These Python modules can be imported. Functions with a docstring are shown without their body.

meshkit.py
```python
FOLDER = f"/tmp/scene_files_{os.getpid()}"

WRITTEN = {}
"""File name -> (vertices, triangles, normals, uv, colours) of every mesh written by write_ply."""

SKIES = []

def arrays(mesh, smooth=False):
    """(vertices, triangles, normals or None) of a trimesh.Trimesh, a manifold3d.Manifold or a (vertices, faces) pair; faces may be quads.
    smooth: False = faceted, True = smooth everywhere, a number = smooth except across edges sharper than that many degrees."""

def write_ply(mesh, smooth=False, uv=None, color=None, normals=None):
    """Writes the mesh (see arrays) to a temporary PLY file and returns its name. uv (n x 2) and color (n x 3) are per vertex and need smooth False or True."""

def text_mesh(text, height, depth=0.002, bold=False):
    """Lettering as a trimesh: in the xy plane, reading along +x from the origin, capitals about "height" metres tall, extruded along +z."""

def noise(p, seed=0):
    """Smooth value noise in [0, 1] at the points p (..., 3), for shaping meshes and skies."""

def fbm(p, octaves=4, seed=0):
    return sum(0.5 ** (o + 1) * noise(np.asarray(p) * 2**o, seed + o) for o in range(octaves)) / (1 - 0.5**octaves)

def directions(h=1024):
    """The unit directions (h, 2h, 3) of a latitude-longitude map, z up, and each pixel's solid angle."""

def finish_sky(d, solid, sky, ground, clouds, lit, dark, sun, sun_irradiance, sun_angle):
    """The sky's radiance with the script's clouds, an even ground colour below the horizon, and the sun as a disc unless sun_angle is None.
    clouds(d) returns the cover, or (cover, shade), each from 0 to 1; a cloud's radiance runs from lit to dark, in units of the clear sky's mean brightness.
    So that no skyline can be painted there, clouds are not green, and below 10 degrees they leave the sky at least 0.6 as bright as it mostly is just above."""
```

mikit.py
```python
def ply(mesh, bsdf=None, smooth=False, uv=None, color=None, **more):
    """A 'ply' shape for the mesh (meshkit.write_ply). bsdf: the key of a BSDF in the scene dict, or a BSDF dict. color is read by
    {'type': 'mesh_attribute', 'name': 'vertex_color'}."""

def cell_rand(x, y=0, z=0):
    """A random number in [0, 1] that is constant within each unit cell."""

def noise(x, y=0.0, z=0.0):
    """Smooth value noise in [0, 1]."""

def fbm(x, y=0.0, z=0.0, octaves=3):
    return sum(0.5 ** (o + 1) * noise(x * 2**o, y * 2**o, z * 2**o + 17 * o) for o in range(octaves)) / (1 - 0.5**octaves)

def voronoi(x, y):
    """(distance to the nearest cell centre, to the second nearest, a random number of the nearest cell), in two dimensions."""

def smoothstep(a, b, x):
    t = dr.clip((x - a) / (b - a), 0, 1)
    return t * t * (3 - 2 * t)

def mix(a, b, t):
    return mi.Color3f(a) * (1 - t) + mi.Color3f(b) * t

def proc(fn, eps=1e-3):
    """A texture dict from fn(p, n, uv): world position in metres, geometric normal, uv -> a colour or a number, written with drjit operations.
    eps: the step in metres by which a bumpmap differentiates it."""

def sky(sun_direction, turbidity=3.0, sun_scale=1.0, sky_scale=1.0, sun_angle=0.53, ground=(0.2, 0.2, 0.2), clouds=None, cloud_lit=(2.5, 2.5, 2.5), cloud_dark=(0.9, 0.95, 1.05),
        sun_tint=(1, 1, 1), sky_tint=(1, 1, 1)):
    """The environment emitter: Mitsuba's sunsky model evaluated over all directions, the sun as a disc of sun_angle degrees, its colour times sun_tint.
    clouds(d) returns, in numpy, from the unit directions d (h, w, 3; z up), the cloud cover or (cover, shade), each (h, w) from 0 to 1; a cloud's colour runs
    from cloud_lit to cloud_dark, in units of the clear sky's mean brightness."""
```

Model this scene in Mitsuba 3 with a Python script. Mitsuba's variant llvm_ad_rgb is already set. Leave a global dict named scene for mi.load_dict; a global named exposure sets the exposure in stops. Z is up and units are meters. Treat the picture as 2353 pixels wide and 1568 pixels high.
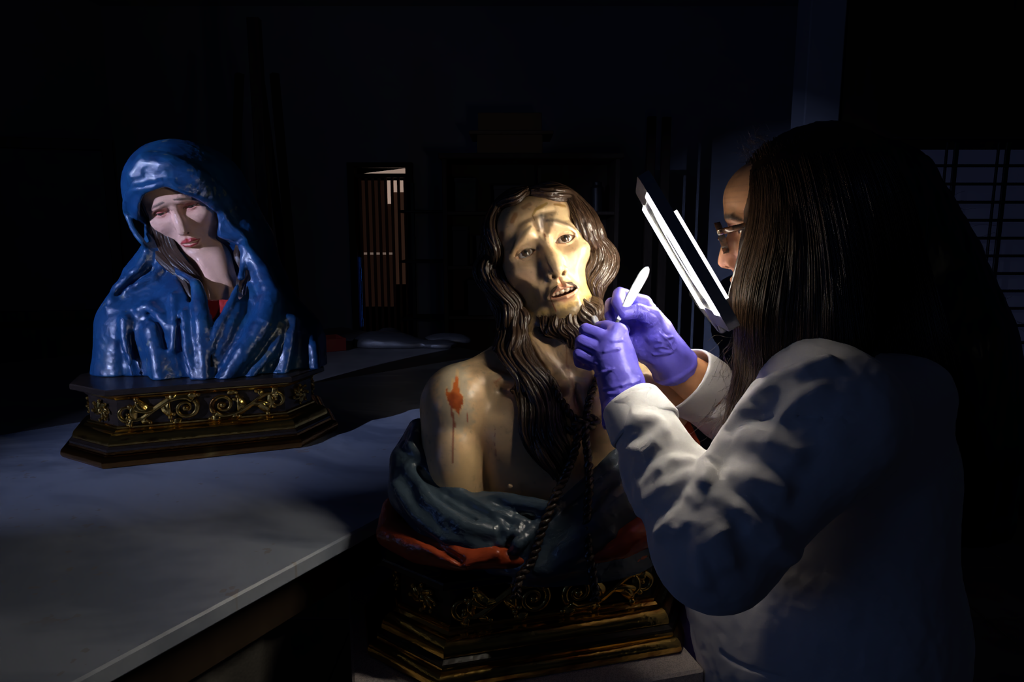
import math, random
import numpy as np, trimesh, shapely.geometry as sg
import mitsuba as mi, drjit as dr
import mikit, meshkit
from concurrent.futures import ThreadPoolExecutor

# ---------------------------------------------------------------- camera, light, exposure
T = mi.ScalarTransform4f
scene, labels = {}, {}
FPX, PITCH, EYE = 1569.0, math.radians(9.0), np.array([0.0, 0.0, 1.45])
FWD = np.array([0, math.cos(PITCH), -math.sin(PITCH)]); RGT = np.array([1.0, 0, 0]); UPV = np.array([0, math.sin(PITCH), math.cos(PITCH)])
scene['camera'] = {'type': 'perspective', 'fov': math.degrees(2 * math.atan(2353 / 2 / FPX)), 'fov_axis': 'x', 'near_clip': 0.02, 'far_clip': 60.0,
                   'to_world': T().look_at(origin=EYE.tolist(), target=(EYE + FWD).tolist(), up=[0, 0, 1])}
exposure = 0.0
LED_RADIANCE = (122.0, 109.0, 90.0)          # the magnifier lamp's tubes
SPOT_INTENSITY = (13.5, 16.0, 28.0)           # the studio spotlight on its stand, left of the camera
WINDOW_RADIANCE = (0.17, 0.32, 0.85)      # dusk daylight in the panes of the window in the left wall
ADDED_WINDOW_RADIANCE = (0.15, 0.14, 0.10)  # unseen window added in the right wall to put highlights on the gilding
DOOR_RADIANCE = (0.27, 0.19, 0.15)         # daylight behind the far door's glass

# ---------------------------------------------------------------- helpers
def at(px, py, d):
    return EYE + d * (FWD + RGT * (px - 1176.5) / FPX - UPV * (py - 784.0) / FPX)

def rot(yaw=0, pitch=0, roll=0):
    """columns = local x, y, z axes; roll about y, then pitch about x, then yaw about z (degrees)"""
    a, b, c = map(math.radians, (yaw, pitch, roll))
    Rz = np.array([[math.cos(a), -math.sin(a), 0], [math.sin(a), math.cos(a), 0], [0, 0, 1]])
    Rx = np.array([[1, 0, 0], [0, math.cos(b), -math.sin(b)], [0, math.sin(b), math.cos(b)]])
    Ry = np.array([[math.cos(c), 0, math.sin(c)], [0, 1, 0], [-math.sin(c), 0, math.cos(c)]])
    return Rz @ Rx @ Ry

def nz(P, s, seed=0.0):
    """smooth value noise in [-1, 1] at P / s"""
    P = np.asarray(P, np.float32) * np.float32(1 / s) + np.float32(seed * 7.31 + 100.0)
    i = np.floor(P); t = P - i; t = t * t * (3 - 2 * t); i = i.astype(np.int32).astype(np.uint32)
    X = [i[:, 0] * np.uint32(374761393), (i[:, 0] + np.uint32(1)) * np.uint32(374761393)]; Y = [i[:, 1] * np.uint32(668265263), (i[:, 1] + np.uint32(1)) * np.uint32(668265263)]; Z = [i[:, 2] * np.uint32(2147483647), (i[:, 2] + np.uint32(1)) * np.uint32(2147483647)]
    def h(a, b, c):
        v = X[a] + Y[b] + Z[c]; v = (v ^ (v >> np.uint32(13))) * np.uint32(1274126177)
        return ((v ^ (v >> np.uint32(16))) & np.uint32(0xFFFF)).astype(np.float32) * np.float32(1 / 32767.5) - np.float32(1)
    x, y, z = t.T
    e = lambda b, c: h(0, b, c) * (1 - x) + h(1, b, c) * x
    f = lambda c: e(0, c) * (1 - y) + e(1, c) * y
    return f(0) * (1 - z) + f(1) * z

def fb(P, s, seed=0.0, o=3):
    return sum(nz(P, s / 2**k, seed + k) * 0.5**k for k in range(o)) / (2 - 0.5**(o - 1))

def sstep(a, b, x):
    t = np.clip((x - a) / (b - a), 0, 1)
    return t * t * (3 - 2 * t)

class Sculpt:
    """A shape sculpted from rounded solids that are smoothly joined to and cut from each other."""
    cell = 0.05
    def __init__(s): s.ops = []; s.R = np.eye(3); s.o = np.zeros(3)
    def frame(s, R=np.eye(3), o=(0, 0, 0)): s.R, s.o = np.asarray(R, float), np.asarray(o, float); return s
    def _put(s, kind, f, c, r, k, segs=None):
        s.ops.append((kind, f, s.R, s.o, s.R @ np.asarray(c, float) + s.o, r, k, segs))
    def ell(s, c, r, k=0.01, R=None, sub=False):
        c = np.asarray(c, np.float32); r = np.asarray(r, np.float32); Q = None if R is None else np.asarray(R, np.float32); i1, i2 = 1 / r, 1 / (r * r)
        def f(P):
            q = P - c
            if Q is not None: q = q @ Q
            a = q * i1; k0 = np.sqrt(np.einsum('ij,ij->i', a, a)); a = q * i2; k1 = np.sqrt(np.einsum('ij,ij->i', a, a))
            return k0 * (k0 - 1) / np.maximum(k1, 1e-9)
        s._put('sub' if sub else 'add', f, c, float(r.max()), k); return s
    def chain(s, pts, rad, k=0.01, sub=False):
        p = np.asarray(pts, float); r = np.broadcast_to(np.asarray(rad, float), (len(p),)).copy()
        c = (p.min(0) + p.max(0)) / 2; W_ = p @ s.R.T + s.o; A_, B_ = W_[:-1], W_[1:]; D_ = B_ - A_; L_ = np.maximum((D_ * D_).sum(1), 1e-12); M_ = np.maximum(r[:-1], r[1:])
        P_, R_ = p.astype(np.float32), r.astype(np.float32)
        def gap(m):
            t = np.clip(((m - A_) * D_).sum(1) / L_, 0, 1); return np.linalg.norm(m - A_ - t[:, None] * D_, axis=1) - M_
        def f(P, idx):
            best = None
            for i in idx:
                a, ra = P_[i], R_[i]; ab = P_[i + 1] - a; q = P - a; t = np.clip(q @ (ab / max(ab @ ab, 1e-12)), 0, 1)
                q -= t[:, None] * ab; d = np.sqrt(np.einsum('ij,ij->i', q, q)) - (ra + (R_[i + 1] - ra) * t)
                best = d if best is None else np.minimum(best, d)
            return best
        s._put('sub' if sub else 'add', f, c, float(np.linalg.norm(p - c, axis=1).max() + r.max()), k, gap); return s
    def cap(s, a, b, ra, rb=None, k=0.01, sub=False): return s.chain([a, b], [ra, ra if rb is None else rb], k, sub)
    def func(s, f, c, r, k=0.002, kind='add'): s._put(kind, f, c, r, k); return s
    def __call__(s, P):
        P = np.asarray(P, float); out = np.empty(len(P), np.float32)
        key = np.floor(P / s.cell).astype(np.int64); key = (key[:, 0] * 73856093) ^ (key[:, 1] * 19349663) ^ (key[:, 2] * 83492791)
        order = np.argsort(key, kind='stable'); cuts = np.flatnonzero(np.diff(key[order])) + 1
        groups = np.split(order, cuts)
        def run(gs):
            for g in gs:
                Q = P[g]; m = (Q.min(0) + Q.max(0)) / 2; rad = np.linalg.norm(Q - m, axis=1).max() + 1e-6
                out[g] = s.near(Q, m, rad)
        if len(groups) < 8: run(groups)
        else: list(POOL.map(run, [groups[i::8] for i in range(8)]))
        return out
    def near(s, Q, m, rad):
        Q = Q.astype(np.float32); d = np.full(len(Q), 1.0, np.float32); loc = {}; far = 1.0
        for kind, f, R, o, c, r, k, segs in s.ops:
            g = np.linalg.norm(m - c) - r - rad
            if g <= k + 0.012 and segs is not None:
                gs = segs(m) - rad; idx = np.flatnonzero(gs <= k + 0.012)
                if not len(idx): g = float(gs.min())
            if g > k + 0.012:
                if kind == 'add': far = min(far, g)
                continue
            w = (id(R), id(o))
            if w not in loc: loc[w] = Q if (o == 0).all() and (R == np.eye(3)).all() else ((Q - o.astype(np.float32)) @ R.astype(np.float32))
            if kind == 'mod':
                n_ = np.abs(d) < 0.014
                if n_.any(): d[n_] = f(loc[w][n_], d[n_])
                continue
            e = f(loc[w]) if segs is None else f(loc[w], idx)
            if kind == 'sub':
                e = -e; h = np.maximum(k - np.abs(d - e), 0); d = np.maximum(d, e)
                if k > 0: d = d + h * h * np.float32(.25 / k)
            else:
                h = np.maximum(k - np.abs(d - e), 0); d = np.minimum(d, e)
                if k > 0: d = d - h * h * np.float32(.25 / k)
        return np.minimum(d, np.float32(max(far, 0.012)))
    def mesh(s, lo, hi, h, newton=2):
        B = 4; lo = np.asarray(lo, float); n = (np.ceil((np.asarray(hi, float) - lo) / h / B).astype(int)) * B
        nb = n // B
        cc = np.stack(np.meshgrid(*[(np.arange(m) + 0.5) * B * h for m in nb], indexing='ij'), -1).reshape(-1, 3) + lo
        s.cell = 5 * B * h; dc = s(cc); s.cell = max(16 * h, .035); near = (np.abs(dc) < B * h * 1.35 + 0.002).reshape(nb); sign = dc.reshape(nb)
        D = np.repeat(np.repeat(np.repeat(sign, B, 0), B, 1), B, 2).astype(np.float32)
        M = np.repeat(np.repeat(np.repeat(near, B, 0), B, 1), B, 2)
        idx = np.argwhere(M); D[M] = s(idx * h + lo)
        S = D < 0
        cs = [S[a:n[0] - 1 + a, b:n[1] - 1 + b, c:n[2] - 1 + c] for a in (0, 1) for b in (0, 1) for c in (0, 1)]
        allv = np.logical_and.reduce(cs); anyv = np.logical_or.reduce(cs); cell = anyv & ~allv
        ci = np.argwhere(cell); vid = np.full(cell.shape, -1, np.int64); vid[cell] = np.arange(len(ci))
        acc = np.zeros((len(ci), 3)); cnt = np.zeros(len(ci))
        corner = [(a, b, c) for a in (0, 1) for b in (0, 1) for c in (0, 1)]
        val = {q: D[ci[:, 0] + q[0], ci[:, 1] + q[1], ci[:, 2] + q[2]] for q in corner}
        for q in corner:
            for ax in range(3):
                if q[ax] == 0:
                    p = list(q); p[ax] = 1; p = tuple(p); d0, d1 = val[q], val[p]; x = (d0 < 0) != (d1 < 0)
                    t = np.where(x, d0 / np.where(x, d0 - d1, 1), 0)
                    pos = np.array(q, float)[None] + t[:, None] * np.eye(3)[ax]
                    acc += np.where(x[:, None], pos, 0); cnt += x
        V = lo + h * (ci + acc / cnt[:, None])
        F = []
        for ax in range(3):
            b, c = (ax + 1) % 3, (ax + 2) % 3
            sl0 = [slice(None)] * 3; sl1 = [slice(None)] * 3; sl0[ax] = slice(0, n[ax] - 1); sl1[ax] = slice(1, n[ax])
            s0, s1 = S[tuple(sl0)], S[tuple(sl1)]; e = np.argwhere(s0 != s1)
            e = e[(e[:, b] > 0) & (e[:, c] > 0) & (e[:, b] < n[b] - 1) & (e[:, c] < n[c] - 1)]
            def v(db, dc_):
                q = e.copy(); q[:, b] += db; q[:, c] += dc_; return vid[q[:, 0], q[:, 1], q[:, 2]]
            quad = np.stack([v(-1, -1), v(0, -1), v(0, 0), v(-1, 0)], 1)
            flip = ~s0[e[:, 0], e[:, 1], e[:, 2]]; quad[flip] = quad[flip][:, ::-1]
            F.append(quad)
        F = np.vstack(F); F = np.vstack([F[:, [0, 1, 2]], F[:, [0, 2, 3]]])
        for _ in range(newton):
            e = max(h * 0.35, 4e-4); d = s(V)
            g = np.stack([s(V + e * a) - d for a in np.eye(3)], 1) / e
            st = -d[:, None] * g / np.maximum((g * g).sum(1), 0.2)[:, None]
            L = np.linalg.norm(st, axis=1, keepdims=True); V = V + st * np.minimum(1, h * 0.6 / np.maximum(L, 1e-9))
        s.cell = .05
        return V, F
    def lay(s, pts, inset=0.0, start=0.6, end=2.0):
        """points (px, py) of the photograph laid on this shape from the front, inset below its surface; a third number is the distance where nothing is hit"""
        r = np.array([at(q[0], q[1], 1.0) - EYE for q in pts]); L = np.linalg.norm(r, axis=1); t = np.full(len(r), start)
        best, bt = np.full(len(r), 9.0), t.copy()
        for _ in range(90):
            d = s(EYE + r * t[:, None]); new = d < best; best[new] = d[new]; bt[new] = t[new]
            t = np.minimum(t + np.clip(d, -.01, .04) / L * .9, end)
        for i, q in enumerate(pts):
            if t[i] >= end - .01: t[i] = q[2] if len(q) > 2 else bt[i]
        return EYE + r * (t + inset)[:, None]
POOL = ThreadPoolExecutor(4)

def spline(pts, n):
    """Catmull-Rom through pts (any dimension), n samples"""
    p = np.asarray(pts, float)
    if p.ndim == 1: p = p[:, None]
    q = np.vstack([2 * p[0] - p[1], p, 2 * p[-1] - p[-2]]); m = len(p) - 1
    u = np.linspace(0, m, n); i = np.minimum(u.astype(int), m - 1); t = (u - i)[:, None]
    a, b, c, d = q[i], q[i + 1], q[i + 2], q[i + 3]
    return 0.5 * (2 * b + (c - a) * t + (2 * a - 5 * b + 4 * c - d) * t * t + (3 * b - a - 3 * c + d) * t**3)

def tube(p, r, sides=8, up=None, flat=1.0, groove=0, depth=0.0, twist=0.0, caps=True):
    """(V, F): a swept tube; radius per point, flattened along the second axis, optionally grooved and twisted"""
    p = np.asarray(p, float); n = len(p); r = np.broadcast_to(np.asarray(r, float), (n,))
    t = np.gradient(p, axis=0); t /= np.linalg.norm(t, axis=1, keepdims=True) + 1e-12
    N = np.zeros((n, 3)); a = np.array([0, -1.0, 0]) if up is None else np.asarray(up, float)
    a = a - t[0] * (a @ t[0])
    if np.linalg.norm(a) < 1e-6: a = np.cross(t[0], [0.3, 0.5, 0.8])
    for i in range(n):
        a = a - t[i] * (a @ t[i]); a /= np.linalg.norm(a) + 1e-12; N[i] = a
    Bn = np.cross(t, N); th = np.arange(sides) * 2 * np.pi / sides
    k = 1 + (depth * np.cos(groove * th) if groove else 0 * th)
    ang = th[None] + twist * np.linspace(0, 1, n)[:, None]
    V = p[:, None] + r[:, None, None] * k[None, :, None] * (np.cos(ang)[..., None] * Bn[:, None] + flat * np.sin(ang)[..., None] * N[:, None])
    V = V.reshape(-1, 3); i, j = np.meshgrid(np.arange(n - 1), np.arange(sides), indexing='ij'); j2 = (j + 1) % sides
    Q = np.stack([i * sides + j, i * sides + j2, (i + 1) * sides + j2, (i + 1) * sides + j], -1).reshape(-1, 4)
    F = np.vstack([Q[:, [0, 1, 2]], Q[:, [0, 2, 3]]])
    if caps:
        V = np.vstack([V, p[0], p[-1]]); m = len(V) - 2; j = np.arange(sides); j2 = (j + 1) % sides
        F = np.vstack([F, np.stack([j2, j, np.full(sides, m)], 1), np.stack([(n - 1) * sides + j, (n - 1) * sides + j2, np.full(sides, m + 1)], 1)])
    return V, F

def join(parts):
    vs, fs, o = [], [], 0
    for v, f in parts:
        vs.append(v); fs.append(np.asarray(f) + o); o += len(v)
    return np.vstack(vs), np.vstack(fs)

def box(size, c=(0, 0, 0), bevel=0.0, R=None):
    """a box with chamfered edges"""
    s = np.asarray(size, float) / 2
    if bevel <= 0:
        m = trimesh.creation.box(2 * s); V, F = np.array(m.vertices), np.array(m.faces)
    else:
        P = []
        for sx in (-1, 1):
            for sy in (-1, 1):
                for sz in (-1, 1):
                    g = np.array([sx, sy, sz])
                    for ax in range(3):
                        q = (s - bevel) * g; q[ax] = s[ax] * g[ax]; P.append(q)
        m = trimesh.convex.convex_hull(np.array(P)); V, F = np.array(m.vertices), np.array(m.faces)
    if R is not None: V = V @ np.asarray(R).T
    return V + np.asarray(c, float), F

def move(m, R=np.eye(3), o=(0, 0, 0)): return np.asarray(m[0]) @ np.asarray(R).T + np.asarray(o, float), m[1]

def put(key, mesh, bsdf, smooth=True, color=None, **more):
    """one entry of the scene; a key that is taken gets the next three-digit number"""
    k, i = key, 0
    while k in scene: i += 1; k = '%s_%03d' % (key, i)
    scene[k] = mikit.ply(mesh, bsdf, smooth=smooth, color=color, **more)
    return k

def name(key):
    k, i = key, 0
    while k in labels or any(q == k or q.startswith(k + '__') for q in scene): i += 1; k = '%s_%03d' % (key, i)
    return k

def tag(key, label, category, group=None):
    labels[key] = {'label': label, 'category': category}
    if group: labels[key]['group'] = group

def struct(key, mesh, bsdf, smooth=False, label=None):
    k = put(key, mesh, bsdf, smooth); labels[k] = {'kind': 'structure'}
    if label: labels[k]['label'] = label
    return k

def bsdf(key, color, rough=0.5, spec=0.5, metal=0.0, coat=0.0, bump=None, bscale=1.0, eps=1e-3, two=True, **more):
    c = {'type': 'rgb', 'value': list(color)} if isinstance(color, (tuple, list)) else color
    d = {'type': 'principled', 'base_color': c, 'roughness': rough, 'specular': spec, 'metallic': metal, 'clearcoat': coat, 'clearcoat_gloss': 0.92, **more}
    if bump is not None: d = {'type': 'bumpmap', 'arbitrary': mikit.proc(bump, eps), 'scale': bscale, 'bsdf': d}
    if two: d = {'type': 'twosided', 'bsdf': d}
    scene[key] = d
VC = {'type': 'mesh_attribute', 'name': 'vertex_color'}

# ---------------------------------------------------------------- materials
N, FB, SS, MX = mikit.noise, mikit.fbm, mikit.smoothstep, mikit.mix
bsdf('carved_skin', VC, 0.34, 0.5, coat=0.35, bump=lambda p, n, uv: 0.6 * FB(p.x * 90, p.y * 90, p.z * 90) + 0.25 * N(p.x * 500, p.y * 500, p.z * 500), bscale=0.0004, eps=4e-4)
bsdf('carved_hair', VC, 0.30, 0.55, coat=0.4, bump=lambda p, n, uv: FB(p.x * 420, p.y * 420, p.z * 120), bscale=0.0014, eps=4e-4)
bsdf('glass_eye', VC, 0.06, 0.6, coat=1.0)
bsdf('tooth', (0.62, 0.55, 0.42), 0.3)
bsdf('mouth_inside', (0.05, 0.012, 0.008), 0.5)
bsdf('painted_cloth', VC, 0.30, 0.5, coat=0.5, bump=lambda p, n, uv: FB(p.x * 130, p.y * 130, p.z * 130), bscale=0.0016, eps=5e-4)
bsdf('painted_veil', VC, 0.34, 0.5, coat=0.30, bump=lambda p, n, uv: FB(p.x * 60, p.y * 60, p.z * 60), bscale=0.0022, eps=6e-4)
bsdf('gilding', VC, 0.17, 0.5, metal=1.0, bump=lambda p, n, uv: FB(p.x * 150, p.y * 150, p.z * 150), bscale=0.0005, eps=4e-4)
bsdf('black_lacquer', mikit.proc(lambda p, n, uv: MX((.008, .006, .005), (.022, .014, .010), FB(p.x * 40, p.y * 40, p.z * 40))), 0.32, 0.5, coat=0.3, bump=lambda p, n, uv: FB(p.x * 200, p.y * 200, p.z * 200), bscale=0.0006, eps=4e-4)
bsdf('marble', mikit.proc(lambda p, n, uv: MX(MX((.30, .335, .40), (.19, .22, .28), SS(.35, .70, FB(p.x * 5 + 2 * N(p.x * 3, p.y * 3), p.y * 14 + 3 * N(p.x * 4, p.y * 4, 3), p.z * 5, octaves=4))),
     (.24, .20, .17), .55 * SS(.74, .80, FB(p.x * 60, p.y * 60, 7)) * SS(.5, .7, N(p.x * 9, p.y * 9, 2)))), 0.36, 0.5, bump=lambda p, n, uv: FB(p.x * 40, p.y * 40, p.z * 40), bscale=0.0006)
bsdf('old_marble', mikit.proc(lambda p, n, uv: MX((.10, .095, .09), (.05, .048, .05), FB(p.x * 9, p.y * 9, p.z * 9))), 0.5, 0.4)
bsdf('dark_wood', mikit.proc(lambda p, n, uv: MX((.055, .036, .022), (.028, .017, .010), FB(p.x * 40, p.y * 40, p.z * 4))), 0.55, 0.4)
bsdf('pale_wood', mikit.proc(lambda p, n, uv: MX((.22, .15, .09), (.13, .085, .05), FB(p.x * 40, p.y * 40, p.z * 4))), 0.6, 0.4)
bsdf('red_wood', mikit.proc(lambda p, n, uv: MX((.34, .12, .06), (.22, .07, .035), FB(p.x * 60, p.y * 60, p.z * 6))), 0.5, 0.4)
bsdf('wall_paint', mikit.proc(lambda p, n, uv: MX((.37, .40, .48), (.31, .34, .41), FB(p.x * 3, p.y * 3, p.z * 3))), 0.85, 0.2)
bsdf('ceiling_paint', (.30, .31, .34), 0.9, 0.2)
bsdf('floor_tile', mikit.proc(lambda p, n, uv: MX((.16, .13, .11), (.10, .085, .075), FB(p.x * 8, p.y * 8, p.z * 8))), 0.5, 0.4)
bsdf('grout', (.07, .065, .06), 0.9, 0.2)
bsdf('black_metal', (.02, .02, .022), 0.45, 0.5)
bsdf('grey_metal', (.25, .25, .27), 0.35, 0.5, metal=0.8)
bsdf('canvas_cloth', mikit.proc(lambda p, n, uv: MX((.13, .12, .105), (.085, .08, .07), FB(p.x * 300, p.y * 300, p.z * 300))), 0.9, 0.2)
bsdf('stand_top', mikit.proc(lambda p, n, uv: MX((.52, .45, .43), (.36, .31, .30), SS(.4, .7, N(p.x * 900, p.y * 900, p.z * 900)))), 0.6, 0.4)
bsdf('cardboard', (.24, .16, .09), 0.8, 0.3)
bsdf('red_plastic', (.09, .012, .008), 0.25, 0.5)
bsdf('book_cloth', VC, 0.7, 0.3)
bsdf('living_skin', VC, 0.48, 0.4, bump=lambda p, n, uv: FB(p.x * 700, p.y * 700, p.z * 900), bscale=0.0006, eps=3e-4)
bsdf('coat_cotton', mikit.proc(lambda p, n, uv: MX((.76, .745, .74), (.70, .685, .68), N(p.x * 900, p.y * 900, p.z * 900))), 0.75, 0.25, sheen=0.3, bump=lambda p, n, uv: .6 * FB(p.x * 1500, p.y * 1500, p.z * 1500) + .9 * FB(p.x * 60, p.y * 60, p.z * 60), bscale=0.0006, eps=3e-4)
bsdf('blue_trousers', (.022, .016, .085), 0.8, 0.2)
bsdf('shoe_leather', (.02, .018, .016), 0.4, 0.5)
bsdf('nitrile', mikit.proc(lambda p, n, uv: MX((.120, .105, .62), (.105, .090, .56), FB(p.x * 40, p.y * 40, p.z * 40))), 0.42, 0.45, bump=lambda p, n, uv: FB(p.x * 260, p.y * 260, p.z * 260), bscale=0.0004, eps=3e-4)
bsdf('woman_hair', VC, 0.30, 0.5)
bsdf('tortoise', mikit.proc(lambda p, n, uv: MX((.10, .035, .010), (.012, .006, .004), SS(.35, .6, FB(p.x * 150, p.y * 150, p.z * 150)))), 0.15, 0.5, coat=0.8)
scene['spectacle_glass'] = {'type': 'thindielectric', 'int_ior': 1.5}
scene['lens_glass'] = {'type': 'dielectric', 'int_ior': 1.52}
bsdf('white_plastic', (.80, .79, .77), 0.35, 0.5)
bsdf('cotton', (.80, .79, .76), 0.9, 0.2)
bsdf('lamp_body', (.15, .155, .165), 0.25, 0.5, coat=0.5)
bsdf('steel', (.5, .5, .5), 0.25, 0.5, metal=1.0)

# ---------------------------------------------------------------- the workshop: floor, walls, ceiling, far door, window in the left wall
X0, X1, Y0, Y1, ZC = -3.4, 3.4, -3.2, 6.0, 3.3
def extrude(poly, z0, z1): 
    m = trimesh.creation.extrude_polygon(poly, z1 - z0); m.apply_translation([0, 0, z0]); return np.array(m.vertices), np.array(m.faces)
struct('floor', box((X1 - X0 + .4, Y1 - Y0 + .4, .1), ((X0 + X1) / 2, (Y0 + Y1) / 2, -.056)), 'grout')
tile = mikit.ply(box((.394, .394, .012), (0, 0, 0), .003), 'floor_tile')
for i in range(17):
    for j in range(23):
        x, y = X0 + .2 + .4 * i, Y0 + .2 + .4 * j
        k = 'floor__tile_%03d' % (i * 23 + j)
        if x < X1 and y < Y1 and .9 < y and abs(x) < .9 * y + .6: scene[k] = {**tile, 'to_world': T().translate([x, y, -.006])}
struct('ceiling', box((X1 - X0 + .4, Y1 - Y0 + .4, .1), ((X0 + X1) / 2, (Y0 + Y1) / 2, ZC + .05)), 'ceiling_paint')
def hole_wall(length, height, holes):
    return sg.box(0, 0, length, height).difference(sg.MultiPolygon([sg.box(*h) for h in holes])) if holes else sg.box(0, 0, length, height)
# back wall with the doorway
dx0, dx1, dz1 = -1.40, -.845, 2.03
V, F = extrude(hole_wall(X1 - X0, ZC, [(dx0 - X0, 0, dx1 - X0, dz1)]), 0, .16)
struct('wall_back', (np.stack([V[:, 0] + X0, Y1 + V[:, 2], V[:, 1]], 1), F[:, ::-1]), 'wall_paint')
# left wall with the window that gives the blue dusk light
V, F = extrude(hole_wall(Y1 - Y0, ZC, [(1.15, 1.1, 2.75, 2.5)]), 0, .16)
struct('wall_left', (np.stack([X0 - V[:, 2], Y0 + V[:, 0], V[:, 1]], 1), F[:, ::-1]), 'wall_paint')
V, F = extrude(hole_wall(Y1 - Y0, ZC, [(.25, 1.45, 1.95, 1.90)]), 0, .16)
struct('wall_right', (np.stack([X1 + V[:, 2], Y0 + V[:, 0], V[:, 1]], 1), F), 'wall_paint')
struct('wall_front', box((X1 - X0, .16, ZC), ((X0 + X1) / 2, Y0 - .08, ZC / 2)), 'wall_paint')
wy0, wy1 = Y0 + 1.15, Y0 + 2.75; fr = []
for y in (wy0 + .03, (wy0 + wy1) / 2, wy1 - .03): fr.append(box((.08, .06, 1.4), (X0 - .06, y, 1.8), .004))
for z in (1.13, 1.8, 2.47): fr.append(box((.08, 1.6, .06), (X0 - .06, (wy0 + wy1) / 2, z), .004))
struct('window_1', join(fr), 'dark_wood')
for i in range(2):
    for j in range(2):
        y0 = wy0 + .06 + i * .77; z0 = 1.16 + j * .67
        q = (np.array([[X0 - .05, y0, z0], [X0 - .05, y0 + .71, z0], [X0 - .05, y0 + .71, z0 + .61], [X0 - .05, y0, z0 + .61]]), np.array([[0, 1, 2], [0, 2, 3]]))
        put('window_1__pane', q, {'type': 'diffuse', 'reflectance': {'type': 'rgb', 'value': [.1, .1, .1]}}, smooth=False, emitter={'type': 'area', 'radiance': {'type': 'rgb', 'value': list(WINDOW_RADIANCE)}})
fr = [box((.08, .05, .45), (X1 + .06, Y0 + y, 1.675), .004) for y in (.275, 1.10, 1.925)] + [box((.08, 1.7, .05), (X1 + .06, Y0 + 1.10, z), .004) for z in (1.475, 1.875)]
struct('window_2', join(fr), 'dark_wood')  # window added out of view for gold highlights and a little fill
for y0 in (Y0 + .30, Y0 + 1.125): put('window_2__pane', (np.array([[X1 + .05, y0, 1.50], [X1 + .05, y0, 1.85], [X1 + .05, y0 + .775, 1.85], [X1 + .05, y0 + .775, 1.50]]), np.array([[0, 2, 1], [0, 3, 2]])[:, ::-1]), {'type': 'diffuse', 'reflectance': {'type': 'rgb', 'value': [.1, .1, .1]}}, smooth=False, emitter={'type': 'area', 'radiance': {'type': 'rgb', 'value': list(ADDED_WINDOW_RADIANCE)}})
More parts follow.
